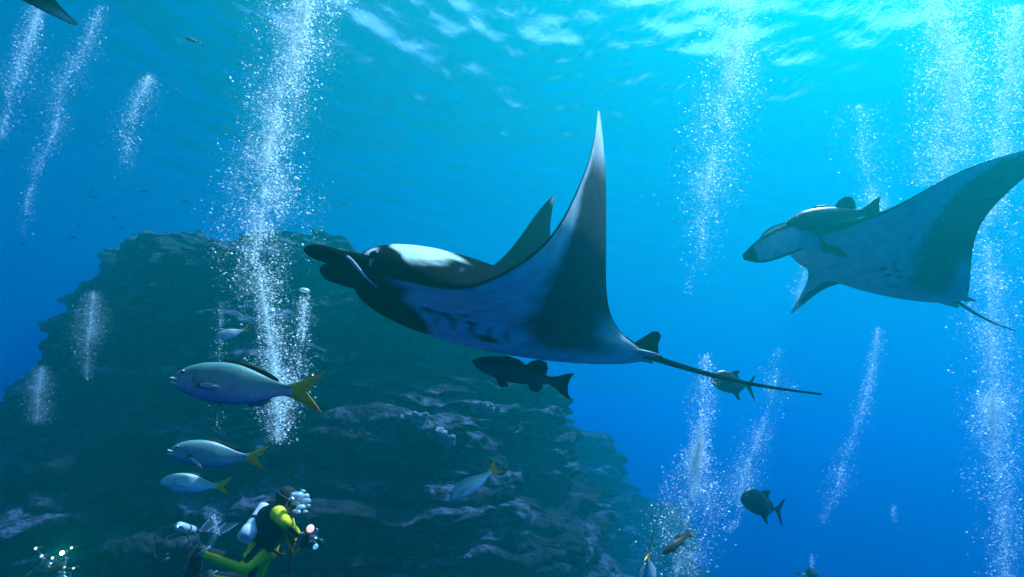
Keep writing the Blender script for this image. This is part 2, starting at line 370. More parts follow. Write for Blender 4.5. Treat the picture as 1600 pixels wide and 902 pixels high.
# ---------------------------------------------------------------- mantas
ST = np.array([-2.65, -2.4, -2.0, -1.5, -1.0, -.7, -.42, 0, .42, .7, 1.0, 1.5, 2.0, 2.4, 2.65])
PS = np.array([0, .2, .42, .7, 1.0, 1.5, 2.0, 2.4, 2.65])
PLE = np.array([1.08, 1.07, .96, .82, .66, .38, .05, -.30, -.62]); PTE = np.array([-1.22, -1.20, -1.08, -.92, -.78, -.60, -.50, -.53, -.66])
def manta_body(name, LEp, TEp, paint_fn, parent, ns=341, nt=80, thick=1.0):
    s = np.linspace(-2.65, 2.65, ns); t = (1 - np.cos(np.linspace(0, math.pi, nt))) / 2
    A = spline(ST, LEp, s); B = spline(ST, TEp, s)
    Mid = A[:, None] + (B - A)[:, None] * t[None, :, None]
    ds = np.gradient(Mid, s, axis=0); dt = np.repeat((B - A)[:, None], nt, 1)
    n = np.cross(ds, dt); ln = np.linalg.norm(n, axis=2, keepdims=True); n = n / np.maximum(ln, 1e-6)
    for _ in range(3): n[1:-1] = (n[:-2] + 2 * n[1:-1] + n[2:]) / 4
    n /= np.linalg.norm(n, axis=2, keepdims=True)
    a = np.abs(s)[:, None]; T = t[None]
    Bd = np.exp(-(a / .60) ** 2.4); w = np.clip(1 - a / 2.66, 0, 1)
    pb = (T ** .42) * (1 - T) ** .75; pb = pb / pb.max(); pw = (T ** .5) * (1 - T) ** .9; pw = pw / pw.max()
    up = thick * (.25 * Bd * pb + .055 * w ** .8 * pw); dn = thick * (.21 * Bd * pb + .045 * w ** .8 * pw)
    top = Mid + n * up[..., None]; bot = Mid - n * dn[..., None]
    ring = np.concatenate([top, bot[:, -2:0:-1]], 1); m = ring.shape[1]
    S2 = np.repeat(s[:, None], m, 1); T2 = np.concatenate([t, t[-2:0:-1]])[None].repeat(ns, 0); D2 = np.concatenate([np.zeros(nt), np.ones(nt - 2)])[None].repeat(ns, 0)
    col = paint_fn(S2, T2, D2)
    V = ring.reshape(-1, 3); i = np.arange(ns - 1)[:, None]; j = np.arange(m)[None]; k = (j + 1) % m
    Fq = np.stack([i * m + j, i * m + k, (i + 1) * m + k, (i + 1) * m + j], -1).reshape(-1, 4)
    o = big_mesh(name, V - np.array(parent.location), Fq[:, ::-1], M_ray, paint=col.reshape(-1, 3))
    o.parent = parent
    bvh = BVHTree.FromPolygons([tuple(v) for v in V], [tuple(q) for q in Fq])
    def surf(sv, tv, side):
        ii = int(round((sv + 2.65) / 5.3 * (ns - 1))); jj = int(np.argmin(abs(t - tv)))
        return (top if side == 0 else bot)[ii, jj], n[ii, jj] * (1 if side == 0 else -1)
    def hit(u, v):
        d = unit(at(u, v, 1)); h = bvh.ray_cast(Vector((0, 0, 0)), Vector(d))
        if h[0] is None: return None
        f = h[2]; i_, j_ = divmod(f, m)
        return np.array(h[0]), np.array(h[1]), (s[i_], T2[0, j_], D2[0, j_])
    return o, surf, hit
def paddle(path, widths, thin, wdir, mat_, name, parent, paint=None, n=16):
    """fin-like lobe: flat elliptical sections along a path, wide along wdir"""
    P = np.asarray(path, float); k = np.linspace(0, 1, len(P)); kk = np.linspace(0, 1, 22)
    P = spline(k, P, kk); W = np.maximum(spline(k, np.asarray(widths, float), kk), .002); Th = np.interp(kk, k, thin)
    rings = []
    for i in range(len(P)):
        tg = unit(P[min(i + 1, len(P) - 1)] - P[max(i - 1, 0)]); a = unit(np.asarray(wdir) - tg * np.dot(wdir, tg)); b = np.cross(tg, a)
        ang = np.linspace(0, 2 * math.pi, n, endpoint=False)
        rings.append(P[i] + np.cos(ang)[:, None] * a * W[i] + np.sin(ang)[:, None] * b * Th[i])
    V, Fc = loft(rings); V = [np.asarray(v) - np.array(parent.matrix_world.translation if parent.parent else parent.location) for v in V]
    pc = None
    if paint is not None:
        ang = np.linspace(0, 2 * math.pi, n, endpoint=False)
        pc = np.array([paint(kk[i], math.cos(g), math.sin(g)) for i in range(len(P)) for g in ang] + [paint(0, 0, 0), paint(1, 0, 0)])
    return mesh_obj(name, V, Fc, mat_, parent, paint=pc)
BLACK = np.array([.006, .010, .012]); WHITE = np.array([.72, .76, .73]); DARK = np.array([.022, .038, .050])
def mix(a, b, f): return a * (1 - f[..., None]) + b * f[..., None]
def wob(s, t, sc_, seed): return vnoise(s * sc_, t * sc_ * 2, s * 0, seed)
def manta_paint(head_dark, band_shift, spots, slit=True):
    def fn(s, t, d):
        a = np.abs(s); le = np.interp(a, PS, PLE); te = np.interp(a, PS, PTE); x = le + (te - le) * t
        wv = wob(s, t, 5, 3) * .05 + wob(s, t, 13, 4) * .025 + wob(s, t, 34, 8) * .012
        # back: black with two pale hooked shoulder patches
        c = np.repeat(BLACK[None], s.size, 0).reshape(*s.shape, 3)
        sh = sstep(.08, .14, a + wv) * (1 - sstep(.50, .58, a + wv)) * sstep(.46, .60, x + .25 * a - .08 + wv * 1.5) * (1 - sstep(.87, .895, x + .06 * a + wv * .5))
        c = mix(c, WHITE * np.array([.75, .95, .9]), np.clip(sh, 0, 1))
        c = mix(c, WHITE * .5, sstep(2.45, 2.58, a) * (1 - sstep(.02, .05, np.abs(t - .5) * .1)))  # upper wing tip lightened, sunlight through the thin wing put into the colour
        # belly: white, dark head, dark trailing band, dark leading rim
        u = np.repeat(WHITE[None], s.size, 0).reshape(*s.shape, 3)
        hd = sstep(head_dark - .04, head_dark + .05, x - .55 * np.clip(a - .2, 0, 1) + wv * 1.2) * (1 - sstep(.48, .58, a + wv))
        tb = band_shift + .56 - .26 * np.clip(a - .2, 0, 1.9)
        bd = sstep(tb - .05, tb + .09, t + wv * .6) * sstep(.05, .30, a) * (1 - sstep(2.15, 2.5, a)) * .93
        bd = bd * (1 - .8 * sstep(.80, .93, t) * (1 - sstep(.5, .9, a)))
        c = mix(c, WHITE, np.clip(1.4 * np.exp(-(((x - .98) / .045) ** 2 + ((a - .36) / .05) ** 2) ** 2), 0, 1))      # pale spot behind the eye
        u = mix(u, DARK, bd); u = mix(u, BLACK, hd)
        u = mix(u, BLACK, 1 - sstep(.006, .022, t)); u = mix(u, BLACK, sstep(.985, .994, t))
        u = mix(u, WHITE * 1.2, sstep(2.28, 2.55, a) * (t > .04) * (t < .97))  # sunlit, translucent glow of the wing tip painted into the underside
        if slit:
            for k in range(5):
                xs = .50 - .125 * k; e = np.exp(-((x - xs + .15 * (a - .3)) / .016) ** 2) * np.exp(-((a - .30 - .012 * k) / .10) ** 4)
                u = mix(u, DARK * .6, np.clip(e * .8, 0, 1))
        gq = np.random.default_rng(len(spots) + 40)
        for _ in range(26):                                   # small irregular freckles
            sx, sa, rr = gq.uniform(-.7, .45), gq.normal(0, .42), gq.uniform(.006, .02)
            u = mix(u, DARK, np.clip(1.2 * np.exp(-(((x - sx) / rr) ** 2 + ((s - sa) / (rr * gq.uniform(.5, 1.4))) ** 2) ** 2), 0, .75))
        for _ in range(16):                                   # pale scratches
            sx, sa, an = gq.uniform(-.6, .6), gq.uniform(-1.8, 1.8), gq.uniform(0, 3.14); dx, dy = x - sx, s - sa
            al, ac = dx * math.cos(an) + dy * math.sin(an), -dx * math.sin(an) + dy * math.cos(an)
            e = np.exp(-(ac / .008) ** 2) * np.exp(-(al / gq.uniform(.06, .2)) ** 4); u = mix(u, WHITE * 1.1, np.clip(e * .5, 0, 1)); c = mix(c, DARK * 2, np.clip(e * .6, 0, 1))
        for (sx, sa, rx, ry) in spots:
            e = np.exp(-(((x - sx) / rx) ** 2 + ((s - sa) / ry) ** 2) ** 2)
            u = mix(u, BLACK, np.clip(e * 1.3, 0, 1))
        return np.where(d[..., None] > .5, u, c)
    return fn
def manta_finish(root, body, surf, tail_end, tail_r, mid, left_fin, right_fin, fin_style, eye_at=None):
    loc = np.array(root.location); fwd = unit(mid[0] - mid[1]); tb = mid[1]
    side = unit(surf(.3, .3, 0)[0] - surf(-.3, .3, 0)[0]); upv = np.cross(fwd, side)
    p0 = tb + fwd * .12; n = 20; kk = np.linspace(0, 1, n)[:, None]
    path = p0 * (1 - kk) + tail_end * kk + UP * (-.05 * np.sin(math.pi * kk)) * 1.0
    V, Fc = tube(path - loc, tail_r * (1 - .8 * np.linspace(0, 1, n) ** .6) + .003, 8); mesh_obj('tail', V, Fc, M_raydark, root)
    # dorsal fin at the tail base
    d0 = tb + fwd * .22 + upv * .03; d1 = tb - fwd * .10 + upv * .02
    prof = [(0, 0), (.28, .10), (.62, .215), (.80, .235), (.88, .20), (.80, .10), (.84, .0)]
    ring = lambda off: [d0 + (d1 - d0) * a * 1.2 + upv * b * 1.0 + side * off * (1 - b * 3.2) for a, b in prof]
    A, B = ring(.022), ring(-.022); m = len(prof)
    V = [p - loc for p in A + B]; Fc = [tuple(range(m))[::-1], tuple(range(m, 2 * m))] + [(i, (i + 1) % m, m + (i + 1) % m, m + i) for i in range(m)]
    mesh_obj('dorsal_fin', V, Fc, M_raydark, root, smooth=False)
    for sg in (1, -1):                             # pelvic fins under the tail base
        b0 = tb + fwd * .16 + side * .10 * sg - upv * .02
        paddle([b0, b0 - fwd * .12 + side * .03 * sg, b0 - fwd * .25 + side * .05 * sg], [.07, .075, .015], [.02, .014, .004], side, M_ray, 'pelvic_fin', root, paint=lambda k, a, b: WHITE * (.9 if k < .8 else .1))
    for sg, (path, wd, th, wdir) in ((1, left_fin), (-1, right_fin)):
        paddle(path, wd, th, wdir, M_ray, 'cephalic_fin', root, paint=fin_style)
    for sg in (1, -1):                             # eyes on the sides of the head
        p, nn = surf(.42 * sg, .035, 0); o_ = unit(side * sg * .9 + nn * .3)
        if eye_at is not None and sg > 0: p = eye_at
        e = mesh_obj('eye', *sphere(p + o_ * .002 - loc, .024), M_eye, root)
        mesh_obj('eye_rim', *sphere(p - o_ * .012 - loc, (.036, .034, .03)), M_raydark, e)
P1L = np.array([[.465, 6.039, 1.887], [.338, 5.742, 1.688], [.161, 5.341, 1.366], [-.102, 4.937, .948], [-.425, 4.532, .663], [-.638, 4.263, .569], [-.823, 3.984, .544], [-.986, 3.539, .579],
                [-.682, 3.201, .553], [-.423, 3.041, .461], [-.181, 2.915, .436], [.152, 2.924, .632], [.365, 3.151, .997], [.503, 3.411, 1.387], [.566, 3.592, 1.694]])
P1T = np.array([[.473, 6.078, 1.878], [.422, 5.96, 1.639], [.398, 5.814, 1.276], [.498, 5.668, .8], [.709, 5.476, .379], [.879, 5.308, .187], [1.036, 5.101, .089], [1.117, 4.734, .111],
                [.876, 4.451, .252], [.752, 4.26, .359], [.679, 4.06, .483], [.632, 3.802, .75], [.617, 3.661, 1.071], [.608, 3.638, 1.406], [.584, 3.629, 1.69]])
P2L = np.array([[4.684, 9.641, .947], [4.555, 9.28, .985], [4.395, 8.763, 1.076], [4.222, 8.186, 1.201], [3.999, 7.682, 1.33], [3.791, 7.432, 1.402], [3.58, 7.217, 1.471], [3.387, 6.853, 1.563],
                [3.596, 6.423, 1.593], [3.829, 6.169, 1.627], [4.092, 5.969, 1.727], [4.531, 5.812, 1.974], [5.051, 5.797, 2.186], [5.553, 5.85, 2.324], [5.918, 5.907, 2.398]])
P2T = np.array([[4.714, 9.66, .929], [4.741, 9.41, 1.021], [4.834, 9.059, 1.187], [5.031, 8.639, 1.295], [5.311, 8.197, 1.188], [5.476, 7.918, 1.061], [5.597, 7.644, .941], [5.665, 7.229, .861],
                [5.54, 6.897, 1.044], [5.448, 6.721, 1.261], [5.382, 6.555, 1.487], [5.374, 6.285, 1.768], [5.511, 6.063, 2.004], [5.744, 5.957, 2.223], [5.948, 5.91, 2.37]])
P1L[8] = at_survey(580, 414, 3.24); P1L[6] = (-.94, 3.93, .565)
P1L, P1T, P2L, P2T = (p @ TILT.T for p in (P1L, P1T, P2L, P2T))
m1 = empty('manta_ray', tuple((P1L[7] + P1T[7]) / 2))
b1, surf1, hit1 = manta_body('body', P1L, P1T, manta_paint(.56, 0.0, [(.15, .20, .085, .06), (.45, .42, .05, .02), (.40, .38, .03, .03), (.36, .47, .025, .02), (.27, .40, .04, .03), (.56, .40, .05, .03)]), m1)
in1 = lambda sv, tv: (surf1(sv, tv, 0)[0] + surf1(sv, tv, 1)[0]) / 2
lf = ([in1(.26, .14), at(590, 421, 3.34), at(562, 412, 3.25), at(535, 405, 3.17), at(508, 397, 3.10), at(488, 392, 3.07), at(476, 390, 3.08)], [.06, .064, .058, .05, .045, .036, .012], [.05, .045, .038, .03, .025, .02, .008], UP)
rf = ([in1(-.24, .12), at(600, 443, 3.55), at(572, 436, 3.50), at(545, 430, 3.45), at(525, 426, 3.42), at(510, 423, 3.4), at(501, 421, 3.42)], [.08, .08, .078, .072, .062, .048, .014], [.05, .045, .038, .03, .025, .02, .008], UP)
manta_finish(m1, b1, surf1, at(1283, 616, 5.1), .03, (P1L[7], P1T[7]), lf, rf, lambda k, a, b: BLACK, eye_at=surf1(.40, .012, 0)[0])
lip = [at(541, 401, 3.11), at(548, 406, 3.12), at(560, 420, 3.17), at(574, 436, 3.22), at(590, 449, 3.27)]
V, Fc = tube(spline(np.linspace(0, 1, 5), np.array(lip), np.linspace(0, 1, 16)) - np.array(m1.location), np.interp(np.linspace(0, 1, 16), [0, .15, .6, 1], [.006, .010, .008, .003]), 8)
mesh_obj('mouth_rim', V, Fc, M_ray, m1, paint=np.repeat([WHITE], len(V), 0))
tag(m1, 'large black-headed manta ray with cream shoulder patch, wings swept up beside the reef', 'manta ray', 'manta rays')

m2 = empty('manta_ray', tuple((P2L[7] + P2T[7]) / 2))
b2, surf2, hit2 = manta_body('body', P2L, P2T, manta_paint(1.6, .03, [(.98, .30, .12, .06), (.85, .30, .10, .05), (.73, .325, .14, .045), (.14, .34, .035, .03), (.02, .28, .03, .025), (-.02, .37, .03, .02), (-.12, .30, .03, .03)], slit=False), m2)
in2 = lambda sv, tv: (surf2(sv, tv, 0)[0] + surf2(sv, tv, 1)[0]) / 2
lf = ([in2(.22, .16), at(1258, 370, 6.62), at(1235, 374, 6.5), at(1210, 384, 6.45), at(1185, 395, 6.42), at(1161, 402, 6.45)], [.10, .15, .165, .155, .12, .03], [.06, .05, .035, .03, .03, .015], UP)
rf = ([in2(-.26, .10), at(1240, 362, 7.18), at(1222, 362, 7.12), at(1206, 367, 7.08), at(1192, 377, 7.05), at(1182, 387, 7.05)], [.10, .10, .10, .09, .06, .02], [.05, .05, .04, .03, .025, .01], UP)
def pale_fin(k, a, b): return BLACK if ((a < -.72 and k > .25) or (a > .88 and k > .3) or k > .82) else WHITE * .95
manta_finish(m2, b2, surf2, at(1586, 517, 7.6), .022, (P2L[7], P2T[7]), lf, rf, pale_fin)
tag(m2, 'pale-faced manta ray with a large dark fish riding above its head', 'manta ray', 'manta rays')

#==MORE==
# ---------------------------------------------------------------- fish
def fin_poly(outline, th, y0=0.0, lean=0.0):
    """thin fin from an (x,z) outline, with real thickness and a sharp rim"""
    c = np.mean(outline, 0); n = len(outline); V = []
    for sg in (1, -1):
        for (x, z) in outline: V.append((x, y0 + sg * th * .25 + lean * (z - outline[0][1]), z))
    inner = [(c[0] + (x - c[0]) * .72, c[1] + (z - c[1]) * .72) for x, z in outline]
    for sg in (1, -1):
        for (x, z) in inner: V.append((x, y0 + sg * th + lean * (z - outline[0][1]), z))
    Fc = []
    for i in range(n):
        k = (i + 1) % n
        Fc += [(i, k, n + k, n + i), (2 * n + i, 2 * n + k, k, i), (n + i, n + k, 3 * n + k, 3 * n + i)]
    Fc += [tuple(range(2 * n, 3 * n))[::-1], tuple(range(3 * n, 4 * n))]
    return V, Fc
def fish_kind(name, prof, wr, paint_body, paint_fin, tail, dorsals, anal, pelvic, pectoral, eye, mouth=None, humps=True):
    """prof rows: x (0 at snout, falling to -1 at the tail tips), top, bottom"""
    P = np.array(prof, float); x = np.linspace(P[0, 0], P[-1, 0], 44)
    x = P[0, 0] + (P[-1, 0] - P[0, 0]) * np.linspace(0, 1, 44) ** 1.15
    top = np.interp(x, P[::-1, 0], P[::-1, 1]); bot = np.interp(x, P[::-1, 0], P[::-1, 2])
    k = np.array([.25, .5, .25])
    for _ in range(2): top[1:-1] = np.convolve(top, k, 'valid'); bot[1:-1] = np.convolve(bot, k, 'valid')
    rings = []; n = 24; a = np.linspace(0, 2 * math.pi, n, endpoint=False)
    for i in range(44):
        h = (top[i] - bot[i]) / 2; c = (top[i] + bot[i]) / 2
        w = h * wr * (1.0 if x[i] > -.45 else 1 - .55 * ((-.45 - x[i]) / .3))
        ca, sa = np.cos(a), np.sin(a)
        rings.append(np.stack([np.full(n, x[i]), np.sign(ca) * np.abs(ca) ** .85 * w, c + sa * h], 1))
    V, Fc = loft(rings); V = np.array(V)
    tt = np.interp(V[:, 0], x[::-1], top[::-1]); bb = np.interp(V[:, 0], x[::-1], bot[::-1]); f = np.clip((V[:, 2] - bb) / np.maximum(tt - bb, 1e-4), 0, 1)
    root = empty(name)
    mesh_obj('body', V, Fc, M_fish, root, paint=paint_body(V[:, 0], f, V))
    def fin(nm, outline, th, y0=0.0, lean=0.0, parent=root):
        Vf, Ff = fin_poly(outline, th, y0, lean); Vf = np.array(Vf)
        return mesh_obj(nm, Vf, Ff, M_fin, parent, smooth=False, paint=paint_fin(nm, Vf))
    fin('tail_fin', tail, .006)
    for d in dorsals: fin('dorsal_fin', d, .006)
    if anal: fin('anal_fin', anal, .006)
    for sg in (1, -1):
        if pelvic: fin('pelvic_fin', pelvic, .005, sg * .022, -sg * .35)
        if pectoral:
            w = np.interp(pectoral[0][0], x[::-1], ((top - bot) / 2 * wr)[::-1])
            Vf, Ff = fin_poly(pectoral, .004); Vf = np.array(Vf); Vf[:, 1] += sg * (w * .97 + .22 * np.maximum(0, pectoral[0][0] - Vf[:, 0]))
            mesh_obj('pectoral_fin', Vf, Ff, M_fin, root, smooth=False, paint=paint_fin('pectoral_fin', Vf))
        if eye:
            w = np.interp(eye[0], x[::-1], ((top - bot) / 2 * wr)[::-1]); h = np.interp(eye[0], x[::-1], ((top - bot) / 2)[::-1]); cz = np.interp(eye[0], x[::-1], ((top + bot) / 2)[::-1])
            yy = w * math.sqrt(max(.1, 1 - ((eye[1] - cz) / h) ** 2))
            e = mesh_obj('eye', *sphere((eye[0], sg * (yy - .002), eye[1]), (eye[2], .007, eye[2])), M_eyering, root)
            mesh_obj('pupil', *sphere((eye[0], sg * (yy + .0015), eye[1]), (eye[2] * .62, .0065, eye[2] * .62)), M_eye, e)
    if mouth:                                     # thick pale lips
        up_ = tube([(-.045, .03, mouth[0] + .012), (-.012, .022, mouth[0] + .012), (.004, 0, mouth[0] + .012), (-.012, -.022, mouth[0] + .012), (-.045, -.03, mouth[0] + .012)], [.006, .010, .012, .010, .006], 8)
        lo_ = tube([(-.05, .028, mouth[0] - .022), (-.016, .02, mouth[0] - .016), (-.002, 0, mouth[0] - .014), (-.016, -.02, mouth[0] - .016), (-.05, -.028, mouth[0] - .022)], [.006, .010, .011, .010, .006], 8)
        mesh_obj('lip', *up_, M_lip, root); mesh_obj('lip', *lo_, M_lip, root)
    return root
M_lip = mat('fish_lip', (.80, .76, .50), rough=.5, noise=(40, .2))
def place_fish(root, nose, tail, roll=0.0, label=None, cat='fish', group=None):
    nose, tail = np.asarray(nose), np.asarray(tail); L = np.linalg.norm(nose - tail); X = (nose - tail) / L
    Z = unit(np.array([0, 0, 1]) - X * X[2]); Y = np.cross(Z, X)
    c, s = math.cos(roll), math.sin(roll); Y, Z = Y * c + Z * s, Z * c - Y * s
    root.matrix_world = Matrix(((X[0] * L, Y[0] * L, Z[0] * L, nose[0]), (X[1] * L, Y[1] * L, Z[1] * L, nose[1]), (X[2] * L, Y[2] * L, Z[2] * L, nose[2]), (0, 0, 0, 1)))
    return tag(root, label, cat, group)
def creole_paint(back, side, belly):
    back, side, belly = map(np.array, (back, side, belly))
    def fn(x, f, V):
        c = mix(np.repeat(belly[None], len(x), 0), side[None], sstep(.22, .5, f)); c = mix(c, back[None], sstep(.52, .85, f))
        g = np.exp(-((x + .185 - .02 * np.cos((f - .5) * 3)) / .008) ** 2) * (f > .15) * (f < .8)     # edge of the gill cover
        c = mix(c, c * .35, g * .8)
        c = mix(c, np.array([[.50, .46, .42]]), (x > -.18) * (1 - sstep(.35, .6, f)) * .6)
        spot = np.exp(-(((x + .205) / .022) ** 2 + ((f - .36) / .07) ** 2)); c = mix(c, np.array([[.10, .01, .01]]), np.clip(spot * 1.2, 0, 1))
        return c
    return fn
def creole_fin(nm, V):
    c = np.repeat(np.array([[.85, .42, .05]]), len(V), 0)
    if nm == 'tail_fin': c = mix(c, np.array([[.90, .30, .05]]), sstep(.05, .13, np.abs(V[:, 2] + .03)) * .9)
    elif nm == 'dorsal_fin': c[:] = (.05, .055, .03)
    elif nm == 'anal_fin': c[:] = (.42, .22, .2)
    elif nm == 'pelvic_fin': c[:] = (.45, .25, .2)
    else: c[:] = (.55, .50, .45)
    return c
k_ = 1 / 235.0
CREOLE = [(0, .022, -.012), (-.015, .045, -.03), (-.043, .075, -.055), (-.106, .112, -.085), (-.19, .136, -.115), (-.32, .146, -.135), (-.43, .132, -.142), (-.53, .095, -.132), (-.62, .055, -.105), (-.68, .030, -.075), (-.73, .012, -.066), (-.79, .008, -.066)]
CT = [(-.745, .010), (-.80, .022), (-.90, .072), (-1.0, .115), (-.955, .058), (-.905, -.005), (-.885, -.032), (-.905, -.062), (-.955, -.115), (-1.0, -.170), (-.90, -.128), (-.80, -.082), (-.745, -.068)]
CD = [[(-.28, .135), (-.33, .158), (-.42, .156), (-.52, .128), (-.60, .098), (-.68, .052), (-.70, .022), (-.58, .06), (-.45, .115), (-.36, .138)]]
CA = [(-.50, -.128), (-.53, -.150), (-.60, -.142), (-.66, -.105), (-.64, -.092), (-.56, -.11)]
CP = [(-.24, -.118), (-.29, -.148), (-.345, -.158), (-.33, -.138), (-.29, -.122)]
CPC = [(-.205, -.010), (-.26, -.002), (-.335, -.022), (-.345, -.034), (-.27, -.040), (-.21, -.030)]
creole = fish_kind('creole_fish', CREOLE, .52, creole_paint((.09, .24, .21), (.34, .36, .33), (1.0, .44, .50)), creole_fin, CT, CD, CA, CP, CPC, (-.075, .062, .017), mouth=(.005,))
creole_b = fish_kind('creole_fish', CREOLE, .52, creole_paint((.08, .22, .21), (.20, .32, .33), (.42, .44, .44)), creole_fin, CT, CD, CA, CP, [(-.205, -.03), (-.25, -.05), (-.33, -.115), (-.35, -.15), (-.29, -.12), (-.215, -.06)], (-.075, .062, .017), mouth=(.005,))
pale_c = fish_kind('creole_fish', CREOLE, .55, creole_paint((.18, .34, .32), (.45, .55, .54), (.72, .74, .70)), creole_fin, CT, CD, CA, CP, CPC, (-.075, .055, .015))
G = 'creole fish cruising in front of the reef'
place_fish(creole, at(268, 596, 1.33), at(507, 606, 1.37), 0, 'large creole fish with pink belly, pale lips and orange-tipped forked tail', group=G)
place_fish(creole_b, at(263, 707, 2.02), at(419, 712, 2.18), -.05, 'dark teal creole fish with a white pectoral fin hanging down, below the pink-bellied one', group=G)
place_fish(pale_c, at(250, 754, 2.75), at(362, 757, 2.95), .05, 'slim blue-grey creole fish with yellow tail, just above the yellow diver', group=G)
f = copy_tree(pale_c); place_fish(f, at(337, 528, 5.3), at(391, 511, 5.5), 0, 'small bluish creole fish with dark raised tail beside the bubble column', group=G)
f = copy_tree(pale_c); place_fish(f, at(704, 781, 3.0), at(780, 724, 3.15), .55, 'pale silvery fish diving head-down in front of the reef ledges', group=G)
f = copy_tree(pale_c); place_fish(f, at(1008, 938, 2.30), at(1016, 848, 2.05), 0.25, 'pale fish heading straight down with only its upright tail showing', group=G)

def plain_paint(back, belly):
    back, belly = np.array(back), np.array(belly)
    return lambda x, f, V: mix(np.repeat(belly[None], len(x), 0), back[None], sstep(.25, .6, f + .12 * vnoise(V[:, 0] * 14, V[:, 2] * 14, V[:, 1] * 14, 5)))
def plain_fin(c0): return lambda nm, V: np.repeat(np.array([c0]), len(V), 0)
JACK = [(0, .0, -.03), (-.02, .05, -.06), (-.07, .115, -.095), (-.15, .17, -.135), (-.27, .198, -.165), (-.40, .185, -.175), (-.52, .14, -.15), (-.63, .08, -.09), (-.72, .035, -.04), (-.78, .018, -.022), (-.82, .018, -.022)]
JT = [(-.78, .02), (-.84, .06), (-.93, .165), (-1.0, .225), (-.955, .11), (-.905, .01), (-.90, -.005), (-.905, -.02), (-.955, -.12), (-1.0, -.235), (-.93, -.17), (-.84, -.065), (-.78, -.024)]
JD = [[(-.38, .18), (-.46, .20), (-.55, .235), (-.64, .235), (-.585, .175), (-.62, .10), (-.72, .05), (-.76, .025), (-.6, .08), (-.48, .14)]]
JA = [(-.46, -.16), (-.53, -.20), (-.60, -.25), (-.66, -.265), (-.615, -.18), (-.66, -.10), (-.76, -.035), (-.6, -.09)]
JPC = [(-.24, -.02), (-.33, -.01), (-.45, -.06), (-.48, -.09), (-.36, -.07), (-.25, -.05)]
jack = fish_kind('black_jack', JACK, .42, plain_paint((.012, .014, .018), (.02, .025, .03)), plain_fin((.012, .014, .018)), JT, JD, JA, None, JPC, (-.085, .045, .017))
place_fish(jack, at(1111, 593, 7.6), at(1180, 606, 7.9), 0, 'black deep-bodied jack just under the manta tail', group='black jacks in open water')
f = copy_tree(jack); place_fish(f, at(1158, 777, 7.6), at(1225, 800, 7.95), 0, 'black deep-bodied jack alone in open water beside the bubble plumes', group='black jacks in open water')
BASS = [(0, .0, -.012), (-.02, .02, -.035), (-.08, .052, -.065), (-.17, .085, -.09), (-.28, .098, -.105), (-.42, .095, -.105), (-.55, .075, -.085), (-.66, .05, -.055), (-.74, .036, -.038), (-.80, .034, -.036)]
BT = [(-.77, .034), (-.84, .06), (-.93, .105), (-1.0, .125), (-.965, .06), (-.955, .0), (-.965, -.06), (-1.0, -.125), (-.93, -.105), (-.84, -.06), (-.77, -.036)]
BD = [[(-.26, .095), (-.32, .118), (-.42, .115), (-.50, .092), (-.40, .088)], [(-.50, .08), (-.56, .135), (-.63, .165), (-.70, .155), (-.725, .11), (-.72, .045), (-.60, .055)]]
BA = [(-.55, -.075), (-.60, -.13), (-.67, -.135), (-.70, -.09), (-.70, -.042), (-.62, -.055)]
BP = [(-.26, -.098), (-.30, -.15), (-.35, -.165), (-.36, -.13), (-.32, -.10)]
BPC = [(-.23, -.02), (-.29, -.01), (-.36, -.05), (-.35, -.085), (-.27, -.065)]
bass = fish_kind('leather_bass', BASS, .62, plain_paint((.022, .032, .032), (.06, .085, .08)), plain_fin((.032, .045, .040)), BT, BD, BA, BP, BPC, (-.10, .035, .012))
place_fish(bass, at(738, 563, 4.1), at(894, 604, 4.35), 0, 'slender dark grouper swimming under the belly of the big manta', group='dark groupers beside the mantas')
f = copy_tree(bass); f.name = 'leather_bass'; place_fish(f, at(1228, 349, 6.5), at(1381, 328, 6.75), -.1, 'stout dark grouper riding above the head of the pale-faced manta', group='dark groupers beside the mantas')
brown = fish_kind('wrasse', BASS, .55, plain_paint((.09, .055, .035), (.16, .10, .05)), plain_fin((.20, .12, .04)), BT, BD, BA, BP, BPC, (-.10, .035, .012))
place_fish(brown, at(1035, 866, 4.2), at(1080, 832, 4.3), .5, 'little brown fish tilted nose-down at the foot of a bubble plume')
def far_fish():
    P = np.array(CREOLE); rings = []; a = np.linspace(0, 2 * math.pi, 8, endpoint=False)
    for (x, t, b) in P[::2]: rings.append(np.stack([np.full(8, x), np.cos(a) * (t - b) * .26, (t + b) / 2 + np.sin(a) * (t - b) / 2], 1))
    return join(loft(rings), fin_poly(CT, .006))
FV, FF = far_fish()
far = mesh_obj('reef_fish', FV, FF, M_fish_far)
place_fish(far, at(290, 60, 9.5), at(315, 66, 9.7), 0, 'lone small dark fish high in the blue above the left bubble streams'.replace('left ', 'slanting '))
f = copy_tree(far); place_fish(f, at(271, 138, 13), at(283, 146, 13.2), 0, 'faint small fish in blue water below the lone dark one')
g = np.random.default_rng(17)
for i in range(34):
    u, v = g.uniform(0, 330), g.uniform(190, 400); d = g.uniform(16, 24); L = g.uniform(.16, .26)
    if i > 27: u, v = g.uniform(420, 560), g.uniform(200, 330)
    p = at(u, v, d); ang = g.normal(0, .35) + (math.pi if g.random() < .6 else 0); q = p + L * np.array([math.cos(ang), g.uniform(-.4, .4), math.sin(ang) * .5])
    f = copy_tree(far); place_fish(f, p, q, 0, 'tiny dark fish of the loose school above the reef crest', group='loose school above the reef crest')

